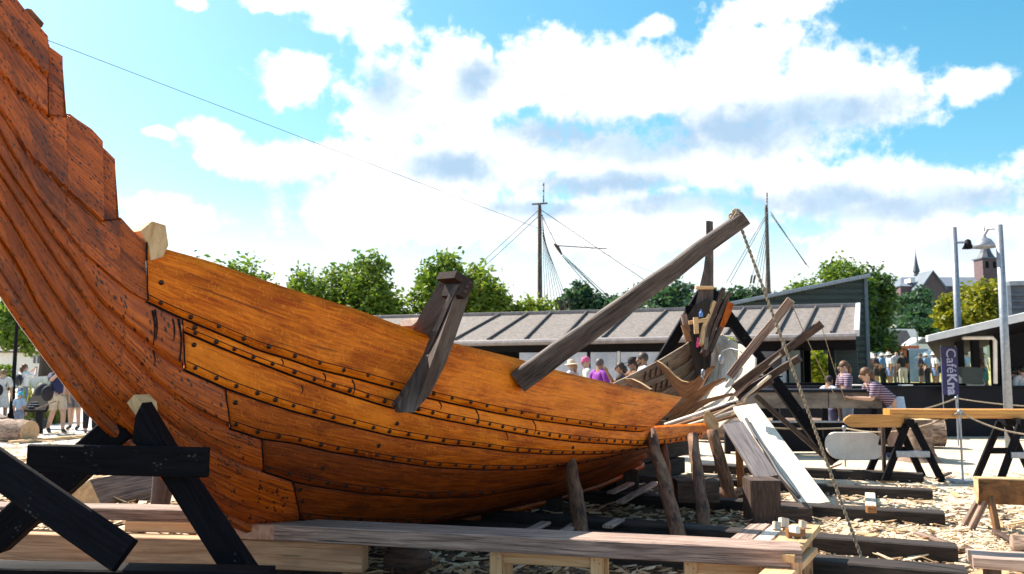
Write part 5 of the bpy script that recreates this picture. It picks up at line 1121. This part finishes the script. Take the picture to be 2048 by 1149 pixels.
def bx3(name, px0, px1, py0, py1, Y, d, mat, label, cat, z0=None):
    a, b = at(px0, py1, Y), at(px1, py0, Y); base = lz(a[0], Y) if z0 is None else z0
    return tag(MB().box(a[0], b[0], Y, Y + d, base, b[2], ch=.03).build(name, mat), label, cat)
bx3('container', 1786, 1838, 692, 712, 56, 2.5, plain('orange_container_paint', (.5,.12,.05), (.4,.09,.04), scale=2), 'orange red container behind the crowd', 'container')
bx3('display_board', 1820, 1856, 698, 745, 50, .15, plain('blue_panel', (.10,.2,.36), (.2,.3,.45), scale=1.5, rough=.3), 'blue display board right of the middle of the crowd', 'board')
bx3('display_board', 1728, 1746, 706, 745, 50, .15, plain('blue_panel_two', (.12,.22,.38), rough=.3), 'narrow blue display board at the left of the crowd', 'board')
bx3('dark_kiosk', 1742, 1764, 690, 712, 54, 1.5, blackp, 'small black kiosk above the crowd left of the orange container', 'kiosk')
for px, lab in ((1721,'dark slim frame post left in the crowd'),(1817,'dark slim frame post beside the blue panel')):
    b = at(px, 740, 46); tag(MB().bar((b[0], 46, lz(b[0], 46)), (b[0], 46, zat(700, 46)), .1, .1, up=(0, 1, 0)).build('frame_post', navyp), lab, 'post')
def parasol(px, py, Y, r, lab):
    b = at(px, py, Y); t_ = thing('parasol', (b[0], Y, lz(b[0], Y)), lab, 'parasol')
    MB().tube([(b[0], Y, lz(b[0], Y)), (b[0], Y, b[2])], .03, n=6).build('pole', steel, t_)
    MB().lathe((b[0], Y, b[2]), [(.02, .02), (r * .5, -.12), (r, -.4), (r * .97, -.42), (.02, -.1)], 8).build('canopy', whitem, t_)
parasol(1727, 701, 44, .85, 'white parasol at the left of the crowd'); parasol(1760, 704, 46, .7, 'white parasol over the middle of the crowd'); parasol(1858, 702, 47, .8, 'white parasol beside the dark blue banner')
for px, py, lab in ((1712,773,'white tray on the cafe wall near the counter'),(1811,774,'white tray on the cafe wall right of the leaning woman')):
    a = P(px - 11, py, Yf + .05); a[2] = zw + .06; tag(MB().bar(a, a + [.26, 0, 0], .2, .03).build('tray', whitem), lab, 'tray')
q = P(1952, 774, Yf + .05); ec = thing('card_stand', (q[0], Yf + .05, zw + .045), 'white framed card stand on the black cafe wall', 'stand')
MB().tube([(q[0] - .2, Yf + .05, zw + .06), (q[0] + .2, Yf + .05, zw + .06), (q[0] + .24, Yf + .15, zw + .18), (q[0] - .1, Yf + .15, zw + .18), (q[0] - .2, Yf + .05, zw + .06)], .015, n=6).build('frame', whitem, ec)
# ------------------------------------------------------------ left background
hs = thing('white_house', at(60, 750, 58), 'white house with a small window behind the leafy tree at the left', 'house')
a, b = at(-60,756,58), at(118,756,58); zr = zat(706,58)
MB().box(a[0], b[0], 58, 64, 0, zr).build('wall', whitem, hs)
MB().plate([(a[0] - .3, 57.6, zr), (b[0] + .3, 57.6, zr), (b[0] + .3, 61, zr + 1.1), (a[0] - .3, 61, zr + 1.1)], (0, .05, .12)).build('roof', seamm, hs)
for x0_, x1_ in ((66,71),(74,84)):
    w_ = MB().box(at(x0_ - 1,720,57.9)[0], at(x1_ + 1,720,57.9)[0], 57.94, 58, zat(728,58), zat(711,58)).build('window', whitem, hs)
    MB().box(at(x0_,720,57.9)[0], at(x1_,720,57.9)[0], 57.92, 57.94, zat(727,58), zat(712,58)).build('pane', glassd, w_)
hd_ = thing('hedge', at(-5, 745, 50), 'low clipped green hedge before the white house', 'hedge')
rng = np.random.default_rng(5); L0, L1_ = at(-60,740,50), at(22,740,50)
pts = np.stack([rng.uniform(L0[0], L1_[0], 2200), 50 + rng.uniform(-.5, .5, 2200), rng.uniform(.1, 1.55, 2200)], 1); leafmesh('foliage', pts, .12, LG, hd_, 5)
rd = thing('reed_bed', at(85, 830, 24), 'tall yellow green ornamental grasses behind the man in the navy shirt', 'plants')
mb = MB()
for i in range(420):
    x = random.uniform(at(55,800,24)[0], at(118,800,24)[0]); y = 24 + random.uniform(-.4, .9); h = random.uniform(.7, 1.35); lx = random.gauss(0, .16)
    mb.add([(x - .012, y, .0), (x + .012, y, .0), (x + lx * .5 + .01, y, h * .6), (x + lx, y + .05, h), (x + lx * .5 - .012, y, h * .6)], [(0, 1, 2, 3, 4)], None, random.choice((0, 0, 1, 2)))
mb.build('blades', LR, rd)
sg = thing('info_lectern', gr(78, 868), 'black slanted information lectern on a single post at the left', 'sign'); b = gr(78, 868)
MB().bar((b[0], b[1], 0), (b[0], b[1], .62), .16, .08, up=(0, 1, 0)).build('post', navyp, sg)
c_ = b + np.array([-.02, 0, .70]); pn = MB().plate([c_ + np.array(q) for q in ((-.26, -.16, -.17), (.26, -.16, -.17), (.3, .12, .16), (-.22, .12, .16))], (0, -.06, .05)).build('panel', blackp, sg)
mb = MB()
for k, w_ in enumerate((.14, .22, .18)):
    p0 = c_ + np.array((-.18, -.16 - .066 + .06 + k * .045, -.17 + .055 + .07 + k * .053)); mb.bar(p0, p0 + np.array((w_, 0, 0)), .012, .012, ch=.001)
mb.build('text_lines', steel, pn)
mb = MB(); b = at(84, 795, 22.5)
bg_ = thing('pushchair', (b[0], 22.5, 0), 'dark hooded pushchair beside the man in the navy shirt', 'pushchair')
MB().ell((b[0], 22.5, .92), (.17, .25, .27), 14, 9).build('hood', plain('black_cloth', (.02,.02,.03)), bg_, smooth=True)
MB().tube([(b[0] - .1, 22.5, .7), (b[0] + .1, 22.3, .2), (b[0] + .2, 22.4, .95)], .02, n=6).build('frame', steel, bg_)
for s in (-.2, .25): MB().tube([(b[0] + s * .7, 22.25, .13), (b[0] + s * .7, 22.32, .13)], .13, n=12).build('wheel', tyrem, bg_)
tag(MB().tube([at(72,818,20), at(112,803,20)], .012, n=6).build('walking_stick', brownw), 'thin stick held out by the man in the navy shirt', 'stick')
a = gr(-60, 828); tag(MB().plate([gr(-60,846,0), gr(16,842,0), gr(2,836,.45), gr(-60,800,.7)], (0, .25, 0)).build('dark_board', darkbl), 'dark sloping board at the far left edge above the bark log', 'board')
# ------------------------------------------------------------ people
J0 = dict(pel=(0,0,.53), waist=(0,0,.60), chest=(0,0,.71), neckb=(0,0,.815), neck=(0,.005,.85), head=(0,.015,.895), top=(0,.012,.945),
  shl=(-.105,0,.80), ell=(-.135,-.01,.645), wrl=(-.14,.03,.50), shr=(.105,0,.80), elr=(.135,-.01,.645), wrr=(.14,.03,.50),
  hipl=(-.052,0,.50), knl=(-.058,.01,.285), anl=(-.06,-.015,.05), tol=(-.068,.075,.018), hipr=(.052,0,.50), knr=(.058,.01,.285), anr=(.06,-.015,.05), tor=(.068,.075,.018))
RAD = dict(pel=(.088,.066), waist=(.074,.055), chest=(.092,.062), neckb=(.04,.036), neck=(.031,.031), head=(.046,.052), top=(.040,.046), sh=(.043,.043), el=(.027,.027), wr=(.018,.015), hip=(.06,.062), kn=(.036,.038), an=(.023,.025), to=(.019,.015))
BONES = [('pel','waist'),('waist','chest'),('chest','neckb'),('neckb','neck'),('neck','head'),('head','top')] + [b for s in 'lr' for b in (('neckb','sh'+s),('sh'+s,'el'+s),('el'+s,'wr'+s),('pel','hip'+s),('hip'+s,'kn'+s),('kn'+s,'an'+s),('an'+s,'to'+s))]
bcache = {}
def body_mesh(key, pose, girth):
    if key in bcache: return bcache[key]
    J = dict(J0); J.update(pose); names = list(J0); vs = [V(J[n]) for n in names]; idx = {n: i for i, n in enumerate(names)}
    ed = [(idx[a], idx[b]) for a, b in BONES]; rad = []
    for n in names:
        k = n if n in RAD else n[:-1]; g = girth if n in ('pel','waist','chest') else 1.0; rad.append((RAD[k][0] * g, RAD[k][1] * g))
    hand_v = []
    for s in 'lr':
        e, w = V(J['el'+s]), V(J['wr'+s]); d = unit(w - e); si = -1 if s == 'l' else 1
        a = unit(np.cross(d, (si, 0.25, 0))); a = unit(np.cross(d, V((0,0,1)) if abs(d[2]) < .7 else V((si,0,0)))); b = np.cross(a, d)
        pi = len(vs); vs.append(w + d * .028); rad.append((.017,.011)); ed.append((idx['wr'+s], pi)); hand_v.append(pi)
        for q, L in ((-1.5,.042),(-.5,.05),(.5,.047),(1.5,.036)):
            i0 = len(vs); vs += [w + d * .045 + a * q * .0085, w + d * (.045 + L * .55) + a * q * .0095 + b * .004, w + d * (.045 + L * .95) + a * q * .009 + b * .012]; rad += [(.0058,.0058),(.0052,.0052),(.0044,.0044)]
            ed += [(pi, i0), (i0, i0 + 1), (i0 + 1, i0 + 2)]; hand_v += [i0, i0 + 1, i0 + 2]
        i0 = len(vs); vs += [w + d * .03 - a * .02 + b * .004, w + d * .052 - a * .026 + b * .01]; rad += [(.006,.006),(.005,.005)]; ed += [(pi, i0), (i0, i0 + 1)]; hand_v += [i0, i0 + 1]
    me = bpy.data.meshes.new('tmp'); me.from_pydata([tuple(q) for q in vs], ed, []); o = bpy.data.objects.new('tmp', me); col.objects.link(o)
    sk = o.modifiers.new('skin', 'SKIN'); ss = o.modifiers.new('sub', 'SUBSURF'); ss.levels = 2; ss.render_levels = 2
    for i, d in enumerate(me.skin_vertices[0].data): d.radius = rad[i]; d.use_root = (i == 0)
    bpy.context.view_layer.update()
    m2 = bpy.data.meshes.new_from_object(o.evaluated_get(bpy.context.evaluated_depsgraph_get())); bpy.data.objects.remove(o)
    co = np.array([v.co for v in m2.vertices]); bn = np.zeros(len(co), int); bt = np.zeros(len(co)); best = np.full(len(co), 1e9)
    for k, (a, b) in enumerate(BONES):
        A_, B_ = V(J[a]), V(J[b]); ab = B_ - A_; t = np.clip(((co - A_) @ ab) / (ab @ ab), 0, 1); dd = np.linalg.norm(co - A_ - t[:, None] * ab, axis=1)
        u = dd < best; best[u] = dd[u]; bn[u] = k; bt[u] = t[u]
    # face: brow, nose, chin
    h = V(J['head']); hd = unit(V(J['top']) - V(J['neck'])); f = unit(np.cross(hd, np.cross((0,1,0), hd))) if key[-1:] != 'L' else V((0,1,0))
    bcache[key] = (m2, co, bn, bt, J, [tuple(p.vertices) for p in m2.polygons], np.array([v.normal for v in m2.vertices]))
    return bcache[key]
BI = {b: i for i, b in enumerate(BONES)}
def cmat(c, rough=.8, cache={}):
    k = tuple(c)
    if k not in cache: cache[k] = plain('cloth_%d' % len(cache), c, tuple(x * .75 for x in c), scale=14, rough=rough)
    return cache[k]
def stripes(name, c1, c2):
    m, t, p = newmat(name); tcn = nd(t, 'ShaderNodeTexCoord'); w = nd(t, 'ShaderNodeTexWave', {'Vector': tcn.outputs['Object'], 'Scale': 7.5}, bands_direction='Z')
    t.links.new(ramp(t, w.outputs['Fac'], [(.62, c1), (.72, c2)]), p.inputs['Base Color']); p.inputs['Roughness'].default_value = .85; return m
stripe = stripes('striped_cloth', (.045,.025,.06), (.33,.25,.33))
SKIN = (.55,.33,.24); TAN = (.33,.18,.11)
def person(label, foot, face, h=1.72, pose=None, pkey='stand', girth=1.0, shirt=(.5,.5,.5), pants=(.1,.1,.15), skin=SKIN, hair=(.05,.03,.02), sleeve=.45, leg='long', hairlen=0, hat=None, group=None, shoes=(.05,.05,.05), glasses=False, beard=None, bag=None, skirt=False):
    m2, co, bn, bt, J, faces, nor = body_mesh(pkey + str(girth), pose or {}, girth)
    r = thing('person', foot, label, 'person', group); r.rotation_euler = (0, 0, face)
    def sub(name, mat, sel, off, parent=r):
        fs = [fc for fc in faces if all(sel[k] for k in fc)]
        if not fs: return None
        used = sorted({k for fc in fs for k in fc}); mp_ = {k: i for i, k in enumerate(used)}
        me = bpy.data.meshes.new(name); me.from_pydata([tuple((co[k] + nor[k] * off) * h) for k in used], [], [tuple(mp_[k] for k in fc) for fc in fs]); me.materials.append(mat)
        me.polygons.foreach_set('use_smooth', [True] * len(fs)); o = bpy.data.objects.new(name, me); col.objects.link(o); o.parent = parent
        if off: solid(o, abs(off) * h * .9, -1)
        return o
    allv = np.ones(len(co), bool); body = sub('body', cmat(skin, .55), allv, 0)
    isb = lambda *bs: np.isin(bn, [BI[b] for b in bs])
    s_ = isb(('pel','waist'),('waist','chest'),('chest','neckb'),('neckb','shl'),('neckb','shr'))
    for s in 'lr': s_ |= isb(('sh'+s,'el'+s)) & (bt < min(1, sleeve * 2))
    if sleeve > .5:
        for s in 'lr': s_ |= isb(('el'+s,'wr'+s)) & (bt < (sleeve - .5) * 2)
    sub('shirt', shirt if isinstance(shirt, bpy.types.Material) else cmat(shirt), s_, .010)
    if pants is not None:
        p_ = isb(('pel','hipl'),('pel','hipr'),('hipl','knl'),('hipr','knr')) | (isb(('pel','waist')) & (bt < .3))
        for s in 'lr':
            if leg == 'long': p_ |= isb(('kn'+s,'an'+s)) & (bt < .93)
            elif leg == 'shorts': p_ &= ~(isb(('hip'+s,'kn'+s)) & (bt > .85))
        sub('trousers' if leg == 'long' else 'shorts', cmat(pants), p_, .013)
    sub('shoe', cmat(shoes), isb(('anl','tol')), .006); sub('shoe', cmat(shoes), isb(('anr','tor')), .006)
    hc, ht = V(J['head']) * h, V(J['top']) * h; up = unit(ht - V(J['neck']) * h)
    fw = unit(V((0,1,0)) - up * up[1]) if abs(up[1]) < .9 else V((0,0,-1)); sx = np.cross(fw, up); Rm = np.stack([sx, fw, up], 1)
    hc = hc + up * .02 * h
    def loc(x, y, z): return hc + Rm @ (V((x, y, z)) * h)
    def mbp(): return MB()
    base = wloc(r); B = lambda mb, name, mat, par=r, sm=True: (setattr(mb, 'v', [tuple(V(q) + base) for q in mb.v]), mb.build(name, mat, par, smooth=sm))[1]
    if hair is not None:
        mb = MB().ell(loc(0, -.012, .016), (.052 * h, .055 * h, .056 * h), 14, 9, rot=Rm)
        if hairlen: mb.tube([loc(0, -.045, .01), loc(0, -.06, -.04), loc(0, -.055, -.04 - hairlen)], [.04 * h, .035 * h, .014 * h], n=8)
        B(mb, 'hair', cmat(hair, .6))
    B(MB().ell(loc(0, .05, -.012), (.009 * h, .014 * h, .016 * h), 8, 6, rot=Rm), 'nose', cmat(skin, .55))
    for s in (-1, 1):
        B(MB().ell(loc(s * .047, .0, -.008), (.007 * h, .013 * h, .019 * h), 8, 6, rot=Rm), 'ear', cmat(skin, .55))
        if not glasses: B(MB().ell(loc(s * .018, .043, .002), (.007 * h, .006 * h, .005 * h), 8, 5, rot=Rm), 'eye', cmat((.03,.02,.02), .3))
    B(MB().ell(loc(0, .045, -.036), (.015 * h, .008 * h, .004 * h), 8, 5, rot=Rm), 'mouth', cmat((.30,.10,.09)))
    if glasses: B(MB().ell(loc(-.02, .047, .002), (.017 * h, .006 * h, .012 * h), 8, 5, rot=Rm).ell(loc(.02, .047, .002), (.017 * h, .006 * h, .012 * h), 8, 5, rot=Rm).tube([loc(-.045,.0,.004), loc(-.04,.045,.006), loc(.04,.045,.006), loc(.045,.0,.004)], .003 * h, n=5), 'sunglasses', cmat((.02,.02,.025), .2))
    if beard is not None: B(MB().ell(loc(0, .022, -.042), (.038 * h, .034 * h, .026 * h), 10, 7, rot=Rm), 'beard', cmat(beard))
    if hat:
        kind, hc_ = hat; mb = MB()
        brim = {'sun': .105, 'bucket': .078, 'cap': .058}[kind]; n = 16; pr = [(.02, .085), (.045, .08), (.058, .055), (.060, .028), (brim, .014 if kind != 'bucket' else .0), (brim, .010 if kind != 'bucket' else -.004), (.056, .022)]
        for (rr, zz) in pr: mb.v += [tuple(loc(rr * math.cos(2 * math.pi * j / n), rr * math.sin(2 * math.pi * j / n) - .005, zz)) for j in range(n)]
        for i in range(len(pr) - 1):
            for j in range(n): mb.f.append((i * n + j, i * n + (j + 1) % n, (i + 1) * n + (j + 1) % n, (i + 1) * n + j)); mb.uv.append([(0, 0)] * 4); mb.mi.append(0)
        mb.f.append(tuple(range(n))); mb.uv.append([(0, 0)] * n); mb.mi.append(0)
        if kind == 'cap': mb.plate([loc(-.045,.045,.02), loc(-.03,.10,.012), loc(.03,.10,.012), loc(.045,.045,.02)], tuple(up * .006 * h))
        B(mb, 'hat', cmat(hc_), sm=False)
    if skirt:
        p0 = V(J['pel']) * h; mb = MB(); P_ = []
        for k in range(5): P_.append([p0 + V((math.cos(a) * (.088 + .035 * k / 4) * h, math.sin(a) * (.07 + .04 * k / 4) * h, (.085 - .30 * k / 4) * h)) for a in np.linspace(0, 2 * math.pi, 19)])
        B(mb.grid(P_), 'skirt', cmat(skirt))
    if bag:
        bc, bx_, by_, bz_ = bag; r2 = r
        b_ = thing('bag', foot, ('dark' if sum(bc) < .6 else 'pale') + ' bag carried by the ' + ' '.join(label.split()[:10]), 'bag'); b_.rotation_euler = (0, 0, face)
        mb = MB().ell((bx_ * h, by_ * h, bz_ * h), (.085 * h, .055 * h, .11 * h), 12, 8)
        if by_ < -.05: mb.tube([(-.06*h,-.07*h,.68*h),(-.075*h,.0,.815*h),(-.07*h,.06*h,.74*h)], .008*h, n=5).tube([(.06*h,-.07*h,.68*h),(.075*h,.0,.815*h),(.07*h,.06*h,.74*h)], .008*h, n=5)
        else: mb.tube([(bx_*h, by_*h, (bz_+.08)*h), (-bx_*.5*h, .03*h, .82*h), (-bx_*.4*h, -.07*h, .8*h), (bx_*.9*h, -.05*h, (bz_+.08)*h)], .006*h, n=5)
        mb.v = [tuple(V(q) + wloc(b_)) for q in mb.v]; mb.build('bag_body', cmat(bc), b_, smooth=True)
    return r
def gp(px, Y, z=0.0): q = at(px, 760, Y); return (q[0], Y, z)
AWAY, FACE, LEFT, RIGHT = 0.0, math.pi, math.pi / 2, -math.pi / 2
armup = dict(elr=(.15,.12,.74), wrr=(.05,.17,.86)); armsup = dict(ell=(-.14,.12,.76), wrl=(-.05,.19,.87), elr=(.14,.12,.76), wrr=(.05,.19,.87))
walk = dict(knl=(-.055,.07,.29), anl=(-.06,.06,.05), tol=(-.065,.15,.02), knr=(.055,-.01,.285), anr=(.06,-.12,.075), tor=(.065,-.05,.02))
fold = dict(ell=(-.14,.03,.66), wrl=(-.02,.13,.66), elr=(.14,.03,.66), wrr=(.03,.14,.64))
# left of the prow
person('woman in white top and blue jeans photographing with raised arms, seen from behind', gp(47, 26), AWAY - .5, 1.7, armsup, 'armsup', 1.0, (.75,.75,.78), (.10,.19,.42), hair=(.12,.05,.02), hairlen=.05, bag=((.015,.015,.03), 0, -.09, .70))
person('man in navy T shirt and khaki shorts shading his face with one arm', gp(117, 20.8), FACE + .9, 1.74, {**armup, **walk}, 'armupwalk', 1.25, (.012,.018,.075), (.58,.47,.34), leg='shorts', hair=None, hat=('cap', (.7,.66,.6)), glasses=True, bag=((.015,.012,.02), .15, .03, .56))
person('small child in a cyan sun hat and pale blue shirt, seen from behind', gp(42, 21.0), AWAY, 1.0, {}, 'stand', 1.05, (.42,.55,.72), (.2,.25,.35), leg='shorts', hair=(.4,.28,.15), hat=('bucket', (.12,.55,.72)))
person('person in a white dress with a dark belt at the far left edge', gp(6, 23.5), AWAY + .4, 1.55, {}, 'stand', 1.0, (.75,.72,.68), None, leg='none', hair=(.2,.12,.06), skirt=(.75,.72,.68), bag=((.02,.02,.03), -.06, -.09, .62))
person('person in grey shorts and dark red top half hidden behind the stem', gp(152, 22.0), FACE, 1.72, {}, 'stand', 1.0, (.35,.03,.05), (.16,.15,.16), leg='shorts')
person('person in long black trousers and purple top nearest the black trestle', gp(184, 21.0), AWAY + .3, 1.66, {}, 'stand', 1.1, (.12,.03,.14), (.01,.01,.014), leg='long', hair=(.05,.03,.02), hairlen=.06)
person('person in rolled brown trousers whose lower leg shows behind the black crossbar', gp(333, 9.5), RIGHT, 1.74, {}, 'stand', 1.0, (.3,.3,.35), (.12,.075,.07), leg='long')
# in front of the shed windows
person('woman in a wide pale sun hat before the left shed window', gp(1145, 20.2, .13), LEFT - .5, 1.66, {}, 'stand', 1.0, (.55,.5,.52), (.2,.2,.3), hair=(.35,.2,.1), hat=('sun', (.72,.62,.45)), hairlen=.06)
person('person in a pink cap and white top before the shed window', gp(1174, 20.0, .13), LEFT, 1.72, {}, 'stand', 1.1, (.78,.74,.70), (.4,.36,.3), hair=(.4,.3,.2), hat=('cap', (.65,.12,.28)))
person('grey haired man in a bright purple shirt before the shed', gp(1199, 17.8, .13), RIGHT + .7, 1.70, {}, 'stand', 1.15, (.26,.03,.36), (.1,.1,.14), skin=TAN, hair=(.10,.08,.08))
person('dark haired woman in black with sunglasses touching her cheek', gp(1242, 16.2, .13), LEFT - .3, 1.62, armup, 'armup', 1.0, (.025,.015,.02), (.02,.02,.03), skin=TAN, hair=(.03,.012,.01), hairlen=.03, glasses=True, sleeve=.1)
person('woman with long dark hair and a black cap', gp(1268, 16.8, .13), LEFT, 1.70, armup, 'armup', 1.0, (.16,.06,.02), (.03,.03,.04), skin=TAN, hair=(.03,.015,.01), hairlen=.12, hat=('cap', (.015,.012,.015)))
person('bearded man in a white T shirt and sunglasses before the shed', gp(1288, 15.6, .13), LEFT, 1.80, {}, 'stand', 1.15, (.78,.78,.78), (.1,.12,.2), skin=TAN, hair=(.05,.035,.03), beard=(.05,.03,.02), glasses=True)
# by the counter
lean = dict(pel=(0,-.06,.50), waist=(0,.0,.555), chest=(0,.10,.635), neckb=(0,.185,.70), neck=(0,.215,.735), head=(0,.235,.785), top=(0,.235,.84), shl=(-.10,.175,.69), ell=(-.11,.22,.565), wrl=(-.06,.36,.575), shr=(.10,.175,.69), elr=(.11,.20,.565), wrr=(.06,.35,.572), hipl=(-.052,-.06,.48), hipr=(.052,-.06,.48), knl=(-.058,-.03,.27), knr=(.058,-.02,.27))
person('woman in a dark striped T shirt and light blue skirt leaning on the counter', gp(1778, 15.75), LEFT, 1.86, lean, 'lean', 1.0, stripe, None, leg='none', hair=(.11,.05,.02), hairlen=.10, skirt=(.32,.44,.62), shoes=(.08,.09,.2))
person('woman in a dark striped T shirt facing left behind the counter', gp(1690, 17.0), LEFT, 1.78, fold, 'fold', 1.0, stripe, (.2,.25,.35), hair=(.11,.05,.02), hairlen=.10)
person('dark haired boy in a white and blue shirt behind the counter', gp(1657, 17.1), RIGHT + .5, 1.48, {}, 'stand', 1.0, (.55,.6,.72), (.1,.1,.2), skin=TAN, hair=(.025,.015,.02))
# crowd on the lawn
cg = 'visitors standing on the lawn'
CR = [(1703,43,AWAY+.3,1.74,(.7,.7,.7),(.02,.02,.03),'white_shirted visitor','shorts',None,{}, 'stand'),
 (1716,42,AWAY,1.78,(.015,.015,.02),(.6,.56,.5),'visitor in black T shirt and pale trousers at the left of the crowd','long',None,{}, 'stand'),
 (1735,45,AWAY-.3,1.7,(.55,.15,.05),(.3,.3,.3),'visitor in an orange top under the left parasol','shorts',None,{}, 'stand'),
 (1752,42.5,FACE+.8,1.7,(.015,.02,.05),(.02,.02,.03),'bare legged visitor in a dark shirt and dark shorts with folded arms','shorts',None,fold,'fold'),
 (1766,43,AWAY+.5,1.68,(.13,.3,.55),(.012,.012,.02),'visitor in a blue top and black trousers beneath the parasol','long',('sun',(.72,.68,.6)),{}, 'stand'),
 (1779,42,LEFT,1.76,(.72,.73,.8),(.14,.22,.45),'visitor in a white shirt and denim shorts with a pale backpack','shorts',('sun',(.75,.72,.66)),{}, 'stand'),
 (1794,44,AWAY,1.8,(.5,.5,.55),(.25,.2,.2),'bald visitor in grey behind the leaning woman','long',None,{}, 'stand'),
 (1806,42.2,AWAY-.2,1.78,(.015,.015,.02),(.6,.56,.5),'visitor in black T shirt and pale trousers right of the leaning woman','long',None,{}, 'stand'),
 (1841,42.5,FACE+.8,1.7,(.02,.022,.05),(.03,.03,.04),'bare legged visitor in dark clothes with folded arms before the blue panel','shorts',None,fold,'fold'),
 (1854,43,AWAY+.5,1.68,(.16,.32,.55),(.012,.012,.02),'visitor in blue top and black trousers right of the blue panel','long',('sun',(.72,.68,.6)),{}, 'stand'),
 (1870,42,LEFT,1.76,(.72,.73,.8),(.14,.22,.45),'visitor in a white shirt and denim shorts next to the dark blue banner','shorts',('sun',(.75,.72,.66)),{}, 'stand')]
for px, Y, fc, h, s_, p_, lab in ((1709,47,AWAY,1.7,(.5,.4,.35),(.05,.05,.08),'visitor in beige behind the leftmost visitors'),(1727,48,FACE,1.75,(.7,.7,.72),(.1,.1,.15),'visitor in white far back under the left parasol'),(1743,48,LEFT,1.72,(.05,.12,.35),(.3,.25,.2),'visitor in dark blue far back beside the narrow display board'),(1759,48,AWAY,1.74,(.45,.08,.08),(.1,.1,.12),'visitor in a red top far back in the crowd'),(1773,47,FACE,1.7,(.7,.65,.55),(.15,.2,.35),'visitor in cream far back behind the denim shorts'),(1787,48,AWAY,1.76,(.02,.02,.03),(.12,.15,.25),'visitor in black far back beneath the orange container'),(1800,47,LEFT,1.7,(.6,.6,.65),(.02,.02,.03),'visitor in pale grey far back beneath the orange container'),(1862,47,AWAY,1.72,(.65,.6,.6),(.1,.1,.12),'visitor in pale pink far back beside the dark blue banner'),(1880,46,FACE,1.75,(.25,.12,.08),(.05,.05,.06),'visitor in brown right behind the dark blue banner'),(1935,44,AWAY,1.74,(.3,.45,.6),(.1,.1,.2),'visitor in light blue seen through the cafe opening'),(1968,45,FACE,1.7,(.6,.6,.6),(.2,.2,.2),'visitor in pale grey seen through the cafe opening')):
    q = at(px, 740, Y); person(lab, (q[0], Y, lz(q[0], Y)), fc, h, {}, 'stand', 1.0, s_, p_, leg='shorts', skin=SKIN, hair=(.08,.05,.03), group=cg)
for i, (px, Y, fc, h, s_, p_, lab, lg, ht, po, pk) in enumerate(CR):
    q = at(px, 740, Y)
    person(('visitor in a white shirt and black shorts, leftmost of the crowd') if i == 0 else lab, (q[0], Y, lz(q[0], Y)), fc, h, po, pk, 1.0, s_, p_, leg=lg, hat=ht, hair=(.06,.04,.03) if i != 6 else None, skin=TAN if i % 3 else SKIN, group=cg, bag=((.45,.5,.7), 0, -.09, .70) if i in (5, 10) else None)
# in the cafe
person('person in a turquoise top inside the cafe window', gp(1960, 22.6), FACE + .4, 1.85, {}, 'stand', 1.0, (.15,.5,.45), (.05,.05,.06), hair=(.3,.16,.06))
person('dark clothed person seated low inside the cafe window', gp(1958, 20.55), FACE + .3, 1.42, fold, 'fold', 1.0, (.012,.012,.016), (.02,.02,.02), skin=TAN, hair=(.02,.015,.015), sleeve=.95)
person('dark haired person in a dark jacket behind the nearest lamp post', gp(2028, 20.7), AWAY, 1.6, {}, 'stand', 1.2, (.02,.02,.03), (.02,.02,.03), sleeve=.95, hair=(.03,.02,.02))
person('person in a white T shirt at the far right edge of the cafe', gp(2046, 20.5), AWAY, 1.66, {}, 'stand', 1.0, (.7,.7,.72), (.1,.1,.1), hair=(.02,.015,.015))
